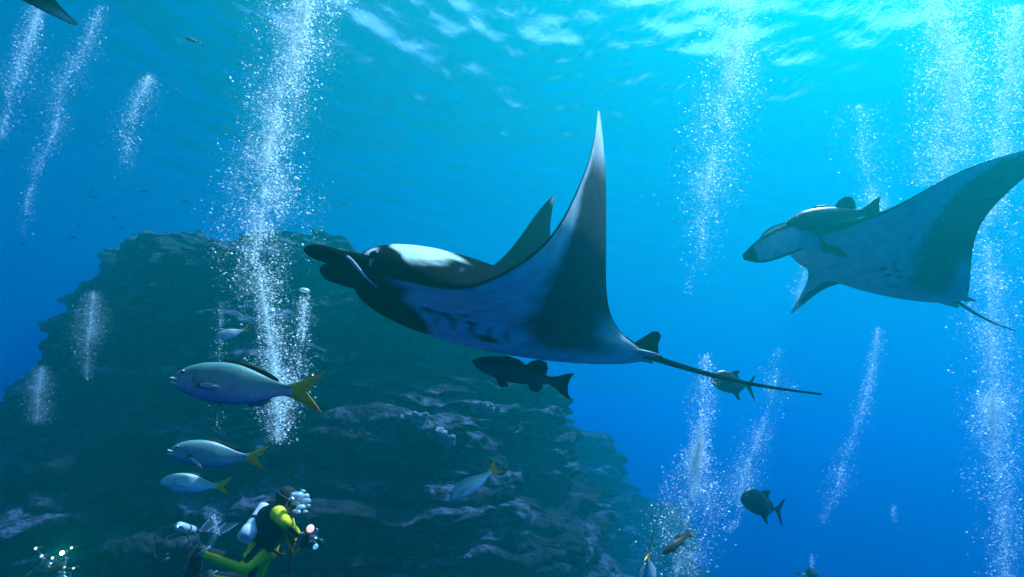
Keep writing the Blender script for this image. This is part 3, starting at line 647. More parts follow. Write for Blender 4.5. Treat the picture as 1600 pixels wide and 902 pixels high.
# ---------------------------------------------------------------- a third manta above the frame: only a wing tip droops in
def droop_manta():
    s = ST; a = np.abs(s); le = np.interp(a, PS, PLE); te = np.interp(a, PS, PTE); ss = np.linspace(0, 2.65, 200)
    def bend(knots):
        pp = np.radians(np.interp(ss, [0, .4, 1.2, 2.65], knots)); return np.cumsum(np.cos(pp)) * ss[1], np.cumsum(np.sin(pp)) * ss[1]
    yl, zl = bend([0, -34, -70, -88]); yr, zr = bend([0, 20, 62, 88])
    yy = np.where(s > 0, np.interp(a, ss, yl), -np.interp(a, ss, yr)); zz = np.where(s > 0, np.interp(a, ss, zl), np.interp(a, ss, zr))
    X = unit((-.86, -.30, -.38)); Y = unit(np.cross((0, 0, 1), X)); Z = np.cross(X, Y)       # swimming across the view, near wing on the downstroke
    W = lambda xx: X * xx[:, None] + Y * yy[:, None] + Z * zz[:, None]
    A, B = W(le), W(te); off = at(123, 39, 4.4) - B[-1]
    return A + off, B + off
A3, B3 = droop_manta()
m3 = empty('manta_ray', tuple((A3[7] + B3[7]) / 2))
b3, surf3, _ = manta_body('body', A3, B3, manta_paint(.58, 0.0, [], slit=False), m3, ns=121, nt=30)
fw = unit(A3[7] - B3[7])
fp = lambda sv: ([surf3(sv, .05, 0)[0], surf3(sv, .02, 0)[0] + fw * .2, surf3(sv, .02, 0)[0] + fw * .4, surf3(sv, .02, 0)[0] + fw * .5], [.1, .09, .07, .02], [.05, .04, .03, .01], (0, 0, 1))
manta_finish(m3, b3, surf3, B3[7] - fw * 1.4 + np.array([0, 0, .5]), .03, (A3[7], B3[7]), fp(.33), fp(-.33), lambda k, a, b: BLACK)
tag(m3, 'dark pointed manta wing tip drooping in at the top edge of the picture', 'manta ray', 'manta rays')

# ---------------------------------------------------------------- divers
def capsule(p0, r0, p1, r1, n=14):
    p0, p1 = np.asarray(p0, float), np.asarray(p1, float); t = unit(p1 - p0); pts, rad = [], []
    for q in (0.02, .3, .6, .85): pts.append(p0 - t * r0 * math.cos(q * math.pi / 2)); rad.append(r0 * math.sin(q * math.pi / 2))
    pts += [p0, p1]; rad += [r0, r1]
    for q in (.85, .6, .3, .02): pts.append(p1 + t * r1 * math.cos(q * math.pi / 2)); rad.append(r1 * math.sin(q * math.pi / 2))
    return tube(pts, rad, n)
def remesh(name, parts, voxel, smooth_it, mat_, parent, paint=None):
    """fuse capsules into ONE continuous skin"""
    V, Fc = join(*parts)
    o = mesh_obj('tmp', V, Fc, None)
    md = o.modifiers.new('r', 'REMESH'); md.mode = 'VOXEL'; md.voxel_size = voxel
    ms = o.modifiers.new('s', 'SMOOTH'); ms.iterations = smooth_it; ms.factor = .5
    dg = bpy.context.evaluated_depsgraph_get(); me = bpy.data.meshes.new_from_object(o.evaluated_get(dg)); bpy.data.objects.remove(o)
    co = np.zeros(len(me.vertices) * 3); me.vertices.foreach_get('co', co); co = co.reshape(-1, 3)
    fl = [tuple(p.vertices) for p in me.polygons]; bpy.data.meshes.remove(me)
    return mesh_obj(name, co, fl, mat_, parent, paint=None if paint is None else paint(co))
def seg_info(co, p0, p1):
    d = p1 - p0; t = np.clip(((co - p0) @ d) / (d @ d), 0, 1); off = co - (p0 + t[:, None] * d); return t, off, np.linalg.norm(off, axis=1)
def hand(wr, fdir, palm_n, r=1.0):
    """palm, four fingers curled round a grip, thumb off the side"""
    f = unit(fdir); n = unit(np.asarray(palm_n) - f * np.dot(palm_n, f)); s = np.cross(f, n); out = []
    pc = wr + f * .045
    for k in (-.5, -.17, .17, .5): out.append(capsule(wr + f * .01 + s * .03 * k, .017, wr + f * .085 + s * .07 * k, .014, 8))
    for k, L in ((-.5, .8), (-.17, 1.0), (.17, .95), (.5, .75)):
        b = wr + f * .088 + s * .07 * k; m = b + (f * .030 + n * .012) * L; e = m + (f * .010 + n * .028) * L; z = e + (-f * .012 + n * .016) * L
        out += [capsule(b, .0095, m, .009, 8), capsule(m, .009, e, .0085, 8), capsule(e, .0085, z, .0075, 8)]
    tb = wr + f * .035 + s * .030; tm = tb + s * .028 + f * .026 + n * .008; te = tm + f * .026 + n * .018 - s * .004
    out += [capsule(tb, .013, tm, .011, 8), capsule(tm, .011, te, .009, 8)]
    return out
def diver(J, face, up_head, back, suit, name='person'):
    """J: joints in world space. Builds body (one skin) plus kit."""
    base = J['pelvis']; root = empty(name, tuple(base)); J = {k: np.asarray(v, float) - base for k, v in J.items()}
    f = unit(face); uh = unit(np.asarray(up_head) - f * np.dot(up_head, f)); sd_ = np.cross(f, uh); bk = unit(back)
    hd = J['head']; B = []
    B += [capsule(J['hip_l'], .105, J['hip_r'], .105), capsule(J['pelvis'], .135, J['waist'], .125), capsule(J['waist'], .125, J['chest'], .15), capsule(J['shoulder_l'] * .75 + J['shoulder_r'] * .25, .10, J['shoulder_r'] * .75 + J['shoulder_l'] * .25, .10),
          capsule(J['chest'], .13, J['neck'], .075), capsule(J['neck'], .062, hd - uh * .03, .060),
          capsule(hd - f * .012 + uh * .02, .093, hd + f * .010 + uh * .015, .088), capsule(hd + f * .035 - uh * .055, .055, hd + f * .045 - uh * .075, .045), capsule(hd + f * .085 + uh * .005, .014, hd + f * .108 - uh * .022, .017)]
    for s in (1, -1): B.append(capsule(hd + sd_ * .088 * s + uh * .012, .018, hd + sd_ * .092 * s - uh * .02, .014, 8))
    for s in 'lr':
        B += [capsule(J['shoulder_' + s], .070, J['elbow_' + s], .050), capsule(J['elbow_' + s], .052, J['wrist_' + s], .036)]
        B += [capsule(J['hip_' + s], .108, J['knee_' + s], .070), capsule(J['knee_' + s], .070, J['ankle_' + s] * .55 + J['knee_' + s] * .45, .062), capsule(J['ankle_' + s] * .55 + J['knee_' + s] * .45, .062, J['ankle_' + s], .044),
              capsule(J['ankle_' + s], .046, J['toe_' + s], .036)]
        B += hand(J['wrist_' + s], J['grip_' + s] - J['wrist_' + s], J['palm_' + s] if 'palm_' + s in J else f)
    remesh('body', B, .0105, 3, M_suit, root, paint=lambda co: suit(co, J, f, uh, bk))
    # buoyancy vest over the torso
    c, w, n_ = J['chest'], J['waist'], J['neck']
    lat = unit(J['shoulder_r'] - J['shoulder_l'])
    vp = [capsule(w - bk * .0 + lat * .05, .135, c + lat * .05, .150), capsule(w - lat * .05, .135, c - lat * .05, .150), capsule(c + bk * .07 + lat * .12, .085, w + bk * .08 + lat * .12, .085), capsule(c + bk * .07 - lat * .12, .085, w + bk * .08 - lat * .12, .085)]
    for s in 'lr': vp.append(capsule(J['shoulder_' + s] * .62 + c * .38 + bk * .04, .085, J['shoulder_' + s] * .55 + w * .45 - bk * .07, .070))
    vp.append(capsule(w + lat * .13 - bk * .05, .075, J['pelvis'] + lat * .13 - bk * .03, .06)); vp.append(capsule(w - lat * .13 - bk * .05, .075, J['pelvis'] - lat * .13 - bk * .03, .06))
    vest = remesh('buoyancy_vest', vp, .014, 4, M_black, root)
    mesh_obj('waist_strap', *tube([w + (math.cos(q) * lat * .215 + math.sin(q) * bk * .205) + (J['pelvis'] - w) * .4 for q in np.linspace(0, 2 * math.pi, 25)], .014, 6), M_black, vest)
    # cylinder
    t0, t1 = J['tank_top'], J['tank_bottom']; ax = unit(t1 - t0); R0 = .066
    prof = [(-.10, .0), (-.10, .018), (-.045, .02), (-.035, .035), (-.015, .065), (.02, R0 * .97), (.05, R0), (1, R0)]
    Lt = np.linalg.norm(t1 - t0); pts = [t0 + ax * p[0] for p in prof[:-1]] + [t1 - ax * .03, t1, t1 + ax * .001]
    V, Fc = tube(pts[2:], [p[1] for p in prof[2:-1]] + [R0, R0 * .9, .01], 20); tk = mesh_obj('tank', V, Fc, M_tank, root)
    mesh_obj('tank_boot', *tube([t1 - ax * .09, t1 - ax * .085, t1 + ax * .01, t1 + ax * .022], [R0 * .98, R0 * 1.06, R0 * 1.06, R0 * .8], 20), M_tank if suit is suit_yellow else M_black, tk)
    mesh_obj('tank_band', *tube([t0 + ax * Lt * .40, t0 + ax * Lt * .41, t0 + ax * Lt * .49, t0 + ax * Lt * .50], [R0 * .98, R0 * 1.07, R0 * 1.07, R0 * .98], 20), M_black, tk)
    mesh_obj('valve', *join(tube([t0 - ax * .03, t0 - ax * .10], .020, 10), tube([t0 - ax * .07 - lat * .06, t0 - ax * .07 + lat * .06], .017, 10), tube([t0 - ax * .085, t0 - ax * .085 - bk * .07], .026, 10)), M_steel if suit is not suit_yellow else M_black, tk)
    # mask, regulator, hoses
    mc = hd + f * .085 + uh * .022
    mk = mesh_obj('mask', *join(box(mc, (.05, .16, .085), Matrix((f, sd_, uh)).transposed(), .3), capsule(mc + f * .02 - uh * .04, .02, mc + f * .03 - uh * .055, .017, 8)), M_black, root)
    mesh_obj('mask_lens', *box(mc + f * .022, (.012, .135, .062), Matrix((f, sd_, uh)).transposed(), .3), M_glass, mk)
    mesh_obj('mask_strap', *tube([hd + uh * .03 + (math.cos(q) * f * .10 + math.sin(q) * sd_ * .104) for q in np.linspace(.75, 2 * math.pi - .75, 20)], .012, 6), M_black, mk)
    rc = hd + f * .125 - uh * .065
    rg = mesh_obj('regulator', *join(tube([rc - f * .03, rc + f * .012, rc + f * .030], [.030, .040, .034], 14), tube([rc - sd_ * .045 - uh * .02, rc + sd_ * .045 - uh * .02], .018, 8)), M_grey, root)
    v0 = t0 - ax * .085
    hs = spline([0, .35, .7, 1], np.array([v0 + lat * .05, v0 + lat * .22 - bk * .12 + uh * .05, rc + sd_ * .16 - f * .04, rc + sd_ * .04]), np.linspace(0, 1, 24))
    mesh_obj('hose', *tube(hs, .011, 8), M_black, rg)
    hs = spline([0, .3, .7, 1], np.array([v0 - lat * .05, v0 - lat * .20 - bk * .14, w - lat * .20 - bk * .22, J['pelvis'] - lat * .10 - bk * .30 - np.array([0, 0, .12])]), np.linspace(0, 1, 24))
    gh = mesh_obj('gauge_hose', *tube(hs, .010, 8), M_black, vest)
    e = hs[-1]; mesh_obj('gauge', *capsule(e, .032, e + unit(hs[-1] - hs[-3]) * .10, .026), M_black, vest)
    for s in 'lr':                                 # fins: foot pocket, blade with stiff rails
        a, t = J['ankle_' + s], J['toe_' + s]; tip = J['fin_' + s]; fd = unit(tip - t); wd = unit(J['finw_' + s]) if 'finw_' + s in J else sd_
        wd = unit(wd - fd * np.dot(wd, fd)); nn = np.cross(fd, wd); Lf = np.linalg.norm(tip - t)
        pk = capsule(a + (t - a) * .1, .058, t + fd * .03, .060)
        k = np.linspace(0, 1, 12); wd_k = np.interp(k, [0, .15, .5, .9, 1], [.055, .075, .095, .11, .095])
        rings = []
        for q, ww in zip(k, wd_k):
            c0 = t + fd * Lf * q + nn * (-.06 * q * q); g_ = np.linspace(0, 2 * math.pi, 12, endpoint=False)
            rings.append(c0 + np.cos(g_)[:, None] * wd * ww + np.sin(g_)[:, None] * nn * (.010 * (1 - q) + .003))
        fn = mesh_obj('fin', *join(pk, loft(rings)), M_black, root)
        for sg in (1, -1): mesh_obj('rail', *tube([t + fd * Lf * q + nn * (-.06 * q * q) + wd * sg * ww for q, ww in zip(k, wd_k)], .009, 6), M_bluefin, fn)
        mesh_obj('heel_strap', *tube([a + (math.cos(q) * wd * .055 + math.sin(q) * unit(a - t) * .07) for q in np.linspace(0, math.pi, 12)], .010, 6), M_bluefin, fn)
    return root, J
M_bluefin = mat('blue_grey_rubber', (.10, .20, .28), rough=.5, noise=(30, .2))
YEL = np.array([.95, .72, .015]); SUITB = np.array([.012, .014, .016]); SKIN = np.array([.50, .32, .22])
def limb_paint(co, J, c, f, uh, gloves):
    fc = (co - J['head']); fr = fc @ f; fu = fc @ uh
    face = (fr > .055) & (np.linalg.norm(fc, axis=1) < .17) & (fu < .06) & (fu > -.09); c[face] = SKIN
    for s in 'lr':
        t, off, d = seg_info(co, J['wrist_' + s], J['grip_' + s] + (J['grip_' + s] - J['wrist_' + s]) * .3)
        c[(d < .075) & (t > .06)] = gloves
    return c
def suit_yellow(co, J, f, uh, bk):
    c = np.repeat(YEL[None], len(co), 0); t, off, d = seg_info(co, J['pelvis'], J['neck']); c[(t > .25) & (d < .24)] = SUITB
    hd = np.linalg.norm(co - J['head'], axis=1); c[hd < .17] = SUITB
    best = np.full(len(co), 9.0); cam_dir = unit(np.array([0, -1, .15]))
    for s in 'lr':
        for a, b, sdir, wdt in (('shoulder_', 'elbow_', unit(f * .5 + np.array([0, -.5, -.5])), .50), ('elbow_', 'wrist_', unit(f + np.array([0, 0, -.6])), .45), ('hip_', 'knee_', unit(np.array([.0, -1, .05])), .42), ('knee_', 'ankle_', unit(np.array([.1, -.35, 1])), .70)):
            t, off, d = seg_info(co, J[a + s], J[b + s]); on = (d < best) & (d < .14) & (t > .02); best = np.where(on, d, best)
            ax = unit(J[b + s] - J[a + s]); q = unit(sdir - ax * np.dot(sdir, ax)); cs = (off @ q) / np.maximum(d, 1e-6)
            st = on & (cs > math.cos(wdt)); c[on] = YEL; c[st] = SUITB
        t, off, d = seg_info(co, J['ankle_' + s], J['toe_' + s]); c[(d < .09) & (t > .1)] = SUITB
    t, off, d = seg_info(co, J['waist'], J['neck']); c[(t > .0) & (t < 1) & (d < .15)] = SUITB
    return limb_paint(co, J, c, f, uh, SKIN)
def suit_black(co, J, f, uh, bk):
    return limb_paint(co, J, np.repeat(SUITB[None], len(co), 0), f, uh, SUITB)
J1 = dict(pelvis=at(411, 858, 5.25), waist=at(419, 838, 5.27), chest=at(430, 812, 5.27), neck=at(440, 793, 5.26), head=at(447, 780, 5.24),
          shoulder_r=at(434, 802, 5.08), elbow_r=at(447, 818, 4.86), wrist_r=at(463, 833, 5.02), grip_r=at(471, 838, 5.08), palm_r=np.array([.2, .4, -.6]) + at(411, 858, 5.25),
          shoulder_l=at(444, 801, 5.44), elbow_l=at(463, 860, 5.48), wrist_l=at(478, 846, 5.30), grip_l=at(484, 840, 5.24), palm_l=np.array([.3, -.3, .6]) + at(411, 858, 5.25),
          hip_r=at(410, 857, 5.17), knee_r=at(381, 885, 4.92), ankle_r=at(316, 862, 5.02), toe_r=at(305, 868, 5.06), fin_r=at(296, 925, 5.30),
          hip_l=at(414, 858, 5.36), knee_l=at(392, 912, 5.32), ankle_l=at(328, 900, 5.40), toe_l=at(317, 907, 5.44), fin_l=at(300, 955, 5.72),
          tank_top=at(414, 795, 5.30), tank_bottom=at(383, 840, 5.02))
J1['finw_r'] = J1['finw_l'] = np.array([.35, .9, .25]) + J1['pelvis']
d1, _ = diver(J1, (.90, -.18, -.35), (.35, 0, .94), (-.85, -.1, .50), suit_yellow)
tag(d1, 'diver in a yellow and black wetsuit holding a camera, with a silver tank', 'person', 'scuba divers')

# generic diver, upright and facing the camera, used for the dark divers farther off
def generic_joints(o):
    L = lambda x, y, z: np.array([x, y, z]) + o
    J = dict(pelvis=L(0, 0, 0), waist=L(0, -.03, .18), chest=L(0, -.08, .38), neck=L(0, -.12, .54), head=L(0, -.16, .68))
    for s, m in (('l', 1), ('r', -1)):
        J.update({'shoulder_' + s: L(.19 * m, -.09, .48), 'elbow_' + s: L(.30 * m, -.24, .26), 'wrist_' + s: L(.13 * m, -.42, .34), 'grip_' + s: L(.10 * m, -.50, .36), 'palm_' + s: L(-.6 * m, .3, 0),
                  'hip_' + s: L(.10 * m, 0, -.04), 'knee_' + s: L(.14 * m, -.06, -.47), 'ankle_' + s: L(.13 * m, .34, -.60), 'toe_' + s: L(.13 * m, .36, -.73), 'fin_' + s: L(.16 * m, .62, -1.25), 'finw_' + s: L(1, .1, 0)})
    J.update(tank_top=L(0, .17, .52), tank_bottom=L(0, .24, -.06)); return J
def head_to(u, v, d): return at(u, v, d) - np.array([0, -.16, .68])
o2 = head_to(70, 893, 7.0)
d2, _ = diver(generic_joints(o2), (0, -.95, -.1), (0, 0, 1), (0, 1, .1), suit_black)
tag(d2, 'dark diver in black kit behind a bright yellow torch near the reef foot', 'person', 'scuba divers')
d3 = copy_tree(d2); tag(d3, 'faint dark diver lying prone with a pale tank showing, behind the yellow diver', 'person', 'scuba divers')
d3.matrix_world = Matrix.Translation(Vector(at(292, 854, 8.8))) @ (Matrix.Rotation(R(4), 4, 'Z') @ Matrix.Rotation(0, 4, 'Z')) @ Matrix.Rotation(R(0), 4, 'Y') @ Matrix.Rotation(R(-68), 4, 'X').inverted()
d4 = copy_tree(d2); tag(d4, 'far diver barely rising into view in open blue water under a few bubbles', 'person', 'scuba divers')
d4.location = head_to(1268, 897, 11.0)

def strobe(root, p, dirv, r, L, lens, name='strobe'):
    dirv = unit(dirv); p = np.asarray(p) - np.array(root.location)
    s = mesh_obj(name, *tube([p - dirv * L, p - dirv * L * .97, p - dirv * .3 * L, p, p + dirv * .012], [r * .55, r * .8, r * .9, r * 1.05, r * 1.0], 16), M_black, root)
    mesh_obj('lens', *tube([p + dirv * .006, p + dirv * .016, p + dirv * .022], [r * .88, r * .85, r * .5], 16), lens, s)
    return s
def rig(loc, face, label, items, arms):
    """underwater camera: housing, dome port, grips, arms and strobes"""
    root = empty('underwater_camera', tuple(loc)); f = unit(face); s = unit(np.cross(f, (0, 0, 1))); u = np.cross(s, f); Mx = Matrix((f, s, u)).transposed()
    mesh_obj('housing', *box((0, 0, 0), (.11, .17, .13), Mx, .18), M_black, root)
    mesh_obj('dome_port', *sphere(f * .07, (.062, .062, .062)), M_glass, root)
    for m in (1, -1): mesh_obj('grip', *capsule(s * .12 * m - u * .06, .018, s * .12 * m + u * .06, .018), M_grey, root)
    for a in arms:
        P = [np.asarray(q) - np.asarray(loc) for q in a]; mesh_obj('arm', *tube(P, .011, 8), M_black, root)
        for q in P[1:-1]: mesh_obj('arm_joint', *sphere(q, .022), M_steel, root)
    for it in items: strobe(root, *it)
    return tag(root, label, 'camera')
c1 = at(479, 842, 5.12)
rig(c1, (.85, -.2, -.25), 'camera with strobes gripped by the diver in yellow', [(at(485, 826, 5.0), (.25, -1, .1), .038, .10, M_lamp), (at(492, 853, 5.02), (.7, -.6, -.3), .03, .13, M_small), (at(501, 847, 5.05), (.8, -.3, .2), .028, .12, M_glass)],
    [[c1, at(482, 832, 5.05), at(485, 826, 5.03)], [c1, at(486, 848, 5.05), at(491, 852, 5.03)], [c1, at(492, 843, 5.08), at(500, 846, 5.06)]])
c2 = at(82, 884, 6.45)
r2 = rig(c2, (.05, -1, .05), 'camera rig with a glowing yellow torch and small lamps by the reef foot', [(at(98, 864, 6.2), (.02, -1, .05), .026, .12, M_torch, 'torch'), (at(57, 857, 6.3), (.0, -1, .1), .018, .09, M_smallw), (at(113, 856, 6.3), (0, -1, .1), .014, .09, M_small), (at(66, 869, 6.3), (.1, -1, .1), .020, .09, M_small), (at(83, 872, 6.25), (0, -1, .1), .017, .08, M_small), (at(116, 888, 6.3), (.1, -1, 0), .013, .08, M_small)],
         [[c2, at(90, 876, 6.4), at(98, 866, 6.3)], [c2, at(68, 872, 6.4), at(57, 859, 6.38)], [c2, at(104, 872, 6.4), at(113, 858, 6.38)], [c2, at(100, 888, 6.4), at(116, 889, 6.38)]])
pl = bpy.data.lights.new('torch_light', 'POINT'); pl.energy = 3; pl.color = (1, .82, .45); pl.shadow_soft_size = .03
po = bpy.data.objects.new('torch_light', pl); COL.objects.link(po); po.location = at(98, 864, 6.12)

# ---------------------------------------------------------------- pale coral growth on the reef
def coral(path, wid, n, label, seed):
    """knobbly encrusting growth hugging the wall: many small heads fused into one mass"""
    g = np.random.default_rng(seed); d = min(reef_hit(u, v) for u, v in path) - .32; k = np.linspace(0, 1, len(path)); c = at(*path[len(path) // 2], d); parts = []
    for i in range(n):
        q = g.random(); u = np.interp(q, k, [p[0] for p in path]) + g.normal(0, wid * .45); v = np.interp(q, k, [p[1] for p in path]) + g.normal(0, wid * .35)
        p = at(u, v, d + g.uniform(-.05, .22)) - c; r = g.uniform(.025, .085); parts.append(capsule(p, r, p + np.array([g.normal(0, .07), g.normal(0, .03), g.normal(0, .04)]), r * .8, 8))
    o = remesh('coral_growth', parts, .022, 1, M_coral, None); o.location = c
    return tag(o, label, 'coral')
coral([(634, 654), (655, 658), (672, 672), (700, 692)], 15, 130, 'bright pale coral growth on a ledge of the reef wall', 4)
coral([(735, 634), (760, 640), (780, 642)], 9, 40, 'fainter pale coral crust higher on the reef wall, under the dark grouper', 9)

# ---------------------------------------------------------------- bubbles
def dome():
    """spherical-cap bubble: apex and rim"""
    q = np.linspace(0, 2 * math.pi, 6, endpoint=False)
    return np.array([(0, 0, 1.0)] + [(math.cos(a), math.sin(a), 0) for a in q]), np.array([(0, 1 + i, 1 + (i + 1) % 6) for i in range(6)])
IV, IF = dome()
def bubbles_mesh(C, Rr, g):
    n = len(C); yaw = g.uniform(0, 6.28, n); tilt = g.normal(0, .65, n); flat = g.uniform(.35, .8, n); wide = g.uniform(.8, 1.35, n)
    base = np.repeat(IV[None], n, 0) * np.stack([wide, np.ones(n), flat], 1)[:, None]
    ct, st = np.cos(tilt)[:, None], np.sin(tilt)[:, None]; x = base[..., 0] * ct - base[..., 2] * st; z = base[..., 0] * st + base[..., 2] * ct
    cyw, syw = np.cos(yaw)[:, None], np.sin(yaw)[:, None]; y = base[..., 1]
    V = np.stack([x * cyw - y * syw, x * syw + y * cyw, z], -1) * Rr[:, None, None] + C[:, None]
    return V.reshape(-1, 3), (IF[None] + 7 * np.arange(n)[:, None, None]).reshape(-1, 3)
def plume(path, n, rpx, label, seed, micro=2.0, clump=.6):
    n = int(n * 1.9); rpx = rpx * .47; micro = micro * 1.6 + 2
    """path rows (u, v, depth, half-width px, density). Bubbles of radius about rpx pixels, plus micro times as many fine ones."""
    g = np.random.default_rng(seed); P = np.array(path, float); P[:, 3] *= 1.15; k = np.linspace(0, 1, len(P)); N = int(n * (1 + micro)); got_c, got_r = [], []
    dens = np.interp(np.linspace(0, 1, 400), k, P[:, 4]); cdf = np.cumsum(dens); cdf /= cdf[-1]; total = 0
    while total < N:
        q = np.interp(g.random(N), cdf, np.linspace(0, 1, 400)); u, v, d, w = [np.interp(q, k, P[:, i]) for i in range(4)]
        rad = np.abs(g.normal(0, .60, N)); out = g.random(N) < .05; rad = np.where(out, g.uniform(.5, 1.7, N), rad); an = g.uniform(0, 6.28, N)
        x = np.cos(an) * rad * w; dd = np.sin(an) * rad * w * d / F
        keep = fbm((u + x) / 26, v / 40, dd * 2 + seed, 3, seed) * clump + g.uniform(-.5, .5, N) > -.05
        C = np.array([at(a, b, c) for a, b, c in zip(u[keep] + x[keep], v[keep] + g.normal(0, 3, keep.sum()), d[keep] + dd[keep])])
        mic = g.random(len(C)) < micro / (1 + micro); r = np.where(mic, g.uniform(.25, .52, len(C)), np.minimum(g.lognormal(-.15, .55, len(C)), 2.1))
        got_c.append(C); got_r.append(r * rpx * (d[keep]) / F); total += len(C)
    C = np.concatenate(got_c)[:N]; rr = np.concatenate(got_r)[:N]; V, T = bubbles_mesh(C, rr, g)
    o = big_mesh('bubble_plume', V, T, M_cap)
    return tag(o, label, 'bubbles', 'bubble plumes rising from divers', 'stuff')
plume([(432, 690, 4.6, 16, .3), (432, 640, 4.6, 28, .8), (430, 590, 4.5, 34, 1.2), (424, 540, 4.5, 22, .9), (412, 470, 4.4, 34, .7), (402, 400, 4.4, 52, 1.2), (410, 330, 4.4, 58, 1.7), (412, 270, 4.4, 44, 1.5), (428, 190, 4.4, 44, 1.2), (448, 110, 4.4, 44, 1.5), (470, 40, 4.4, 48, 2.0), (488, -30, 4.4, 50, 2.0)], 6200, 2.2, 'tall dense bubble column rising from the reef to the surface before the black-headed manta', 1, micro=1.6)
plume([(474, 462, 4.3, 10, 1), (474, 520, 4.35, 14, .7), (466, 570, 4.4, 18, .8), (450, 610, 4.45, 24, 1), (440, 640, 4.5, 20, .5)], 420, 2.1, 'thin bubble strand with a big cap joining the tall column low down', 2, micro=.8)
plume([(345, 470, 6, 8, 1), (343, 540, 6, 9, .5), (338, 680, 6, 14, .3)], 90, 1.6, 'faint thread of bubbles behind the small bluish fish', 3, micro=2.5)
plume([(64, 10, 9, 18, 1), (40, 70, 9, 24, 1), (20, 140, 9, 26, 1), (0, 220, 9, 22, .5)], 700, 1.5, 'slanting bubble stream at the picture edge under the drooping wing tip', 4, micro=2.5)
plume([(158, 10, 10, 10, .8), (130, 80, 10, 26, 1), (95, 135, 10, 34, 1), (88, 200, 10, 20, .8), (65, 250, 10, 18, .7), (42, 310, 10, 14, .7), (38, 365, 10, 10, .3)], 700, 1.3, 'long kinked bubble stream in the blue beyond the reef crest', 5, micro=3)
plume([(232, 120, 8.5, 10, 1), (215, 160, 8.5, 22, 1.2), (203, 210, 8.5, 26, 1), (190, 285, 8.5, 14, .3)], 420, 1.4, 'short bubble stream hanging in blue water above the reef crest', 6, micro=2.5)
plume([(146, 458, 9.5, 10, .8), (143, 490, 9.5, 22, 1.3), (138, 530, 9.5, 22, 1.1), (135, 590, 9.5, 10, .3)], 260, 1.2, 'pale mushroom-shaped puff of bubbles in front of the dark reef wall', 7, micro=14, clump=.3)
plume([(66, 575, 9, 12, .8), (60, 610, 9, 20, 1.2), (58, 660, 9, 22, .8)], 230, 1.2, 'pale puff of bubbles low over the outer edge of the reef', 8, micro=14, clump=.3)
plume([(1165, -20, 8, 34, 1.6), (1150, 60, 8, 36, 1.5), (1140, 130, 8, 38, 1.4), (1118, 210, 8, 40, 1.2), (1102, 300, 8, 42, .9), (1095, 400, 8, 28, .3), (1080, 460, 8, 20, .1)], 2300, 1.7, 'broad fading bubble curtain between the two mantas reaching the surface', 9, micro=2.2)
plume([(1470, -20, 7.8, 60, 1.6), (1485, 90, 7.8, 42, 1.5), (1490, 180, 7.8, 44, 1.4), (1470, 290, 7.8, 50, .8)], 3000, 1.9, 'wide bubble curtain meeting the surface above the pale-faced manta', 10, micro=2.2)
plume([(1592, 10, 8.6, 44, 1.3), (1575, 120, 8.6, 40, 1.4), (1565, 240, 8.6, 40, 1.2), (1550, 330, 8.6, 42, 1.1), (1545, 420, 8.6, 44, 1.1), (1548, 520, 8.6, 40, 1), (1550, 620, 8.5, 40, 1.5), (1555, 680, 8.5, 38, 1), (1560, 760, 8.5, 36, 1.2), (1572, 860, 8.5, 34, .7), (1575, 920, 8.5, 30, .5)], 4800, 1.9, 'long heavy bubble column behind the wing and tail of the pale-faced manta', 11, micro=2.4)
plume([(1345, 165, 9, 36, .6), (1345, 240, 9, 40, .8), (1365, 310, 9, 26, .7), (1370, 340, 9, 14, .4)], 520, 1.4, 'sparse bubble cloud over the fish riding on the manta', 12, micro=2)
plume([(1372, 515, 9.5, 8, .8), (1362, 580, 9.5, 12, .8), (1345, 650, 9.5, 16, .9), (1316, 725, 9.5, 20, 1.2), (1308, 760, 9.5, 18, 1), (1288, 815, 9.5, 8, .4)], 480, 1.4, 'curved thin bubble stream in open water below the manta tail', 13, micro=3.2)
plume([(1106, 556, 6.6, 8, .5), (1098, 620, 6.6, 18, .5), (1094, 690, 6.6, 12, .8), (1085, 730, 6.6, 28, 1.3), (1080, 790, 6.6, 44, 1.5), (1068, 850, 6.6, 44, 1.1), (1055, 905, 6.6, 30, .9)], 2300, 1.9, 'bell-shaped bubble plume above the little brown fish', 14, micro=1.8)
plume([(1217, 545, 8.5, 10, .5), (1215, 600, 8.5, 26, 1), (1195, 660, 8.5, 22, .9), (1165, 735, 8.5, 24, 1.3), (1155, 780, 8.5, 18, .8), (1140, 830, 8.5, 8, .3)], 800, 1.5, 'leaning bubble plume between the two black jacks', 15, micro=2.6)
plume([(1396, 792, 11, 6, 1), (1396, 825, 11, 8, .5)], 30, 1.2, 'tiny puff of bubbles alone in deep blue water', 16, micro=4)
plume([(335, 806, 8.6, 6, 1), (337, 822, 8.6, 8, 1), (337, 838, 8.6, 6, .6)], 60, 1.7, 'small burst of bubbles breathed out by the faint prone diver', 17, micro=1.5)
plume([(1262, 410, 8.8, 14, 1), (1252, 450, 8.8, 14, 1), (1245, 480, 8.8, 8, .6)], 130, 1.3, 'short bubble trail behind the lower wing of the pale-faced manta', 18, micro=2)
plume([(1268, 868, 10.8, 4, 1), (1268, 884, 10.8, 7, 1)], 26, 1.5, 'few bubbles above the far diver in open water', 19, micro=1)
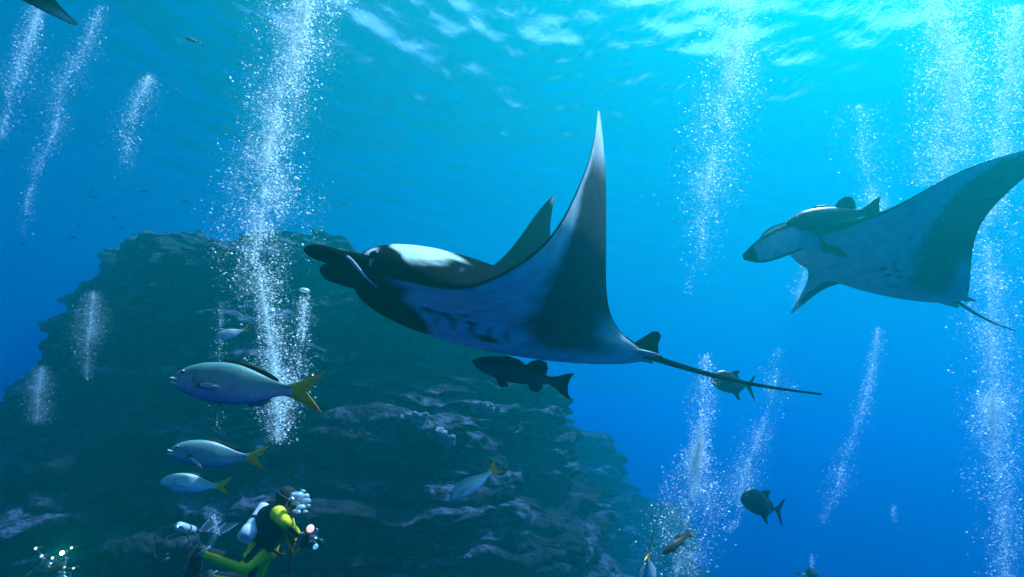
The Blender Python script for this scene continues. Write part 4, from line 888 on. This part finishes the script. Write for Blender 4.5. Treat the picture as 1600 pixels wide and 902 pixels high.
def cap_bubble(u, v, d, r, label, group, flat=.55):
    V, Fc = sphere((0, 0, 0), (r, r, r * flat), 16, 10); V = np.array(V); V[:, 2] += np.where(V[:, 2] < 0, -V[:, 2] * .7, 0); V += (vnoise(V[:, 0] / r * 1.3 + u, V[:, 1] / r * 1.3, V[:, 2] / r * 1.3, 3) * r * .14)[:, None]
    o = mesh_obj('bubble', V, Fc, M_bubble); o.location = at(u, v, d); return tag(o, label, 'bubble', group)
cap_bubble(475, 455, 4.3, .042, 'large shiny bubble cap leading the thin strand beside the tall column', None)
cap_bubble(424, 486, 4.4, .032, 'large flat bubble inside the tall column above the pink-bellied fish', None)
for (u, v, r_) in ((465, 776, .055), (474, 784, .060), (462, 788, .042), (478, 776, .035), (470, 794, .040), (456, 781, .030), (480, 791, .028), (466, 801, .026), (458, 773, .022), (473, 768, .024), (477, 800, .022)):
    cap_bubble(u, v, 5.05 + .1 * math.sin(u), r_, 'silvery bubble in the clump breathed out before the yellow diver', 'bubbles before the yellow diver', .8)
#==END==

# ---------------------------------------------------------------- the water itself
def water_body():
    m = bpy.data.materials.new('sea_water'); m.use_nodes = True; nt = m.node_tree; nt.nodes.clear()
    out = nt.nodes.new('ShaderNodeOutputMaterial'); pv = nt.nodes.new('ShaderNodeVolumePrincipled')
    pv.inputs['Color'].default_value = (*WATER_COLOR, 1); pv.inputs['Absorption Color'].default_value = (*WATER_ABS, 1)
    pv.inputs['Density'].default_value = WATER_DENSITY; pv.inputs['Anisotropy'].default_value = WATER_G
    nt.links.new(pv.outputs[0], out.inputs['Volume'])
    X, Z0, Z1 = 150, SEABED_Z - 1, SURFACE_Z + 1.2
    V = [(x, y, z) for z in (Z0, Z1) for y in (-X, X) for x in (-X, X)]
    o = mesh_obj('haze', V, [(0, 2, 3, 1), (4, 5, 7, 6), (0, 1, 5, 4), (2, 6, 7, 3), (0, 4, 6, 2), (1, 3, 7, 5)], m, smooth=False)
    o.display_type = 'WIRE'
    tag(o, 'clear blue sea water that fades far things to blue', 'water', kind='stuff')
water_body()
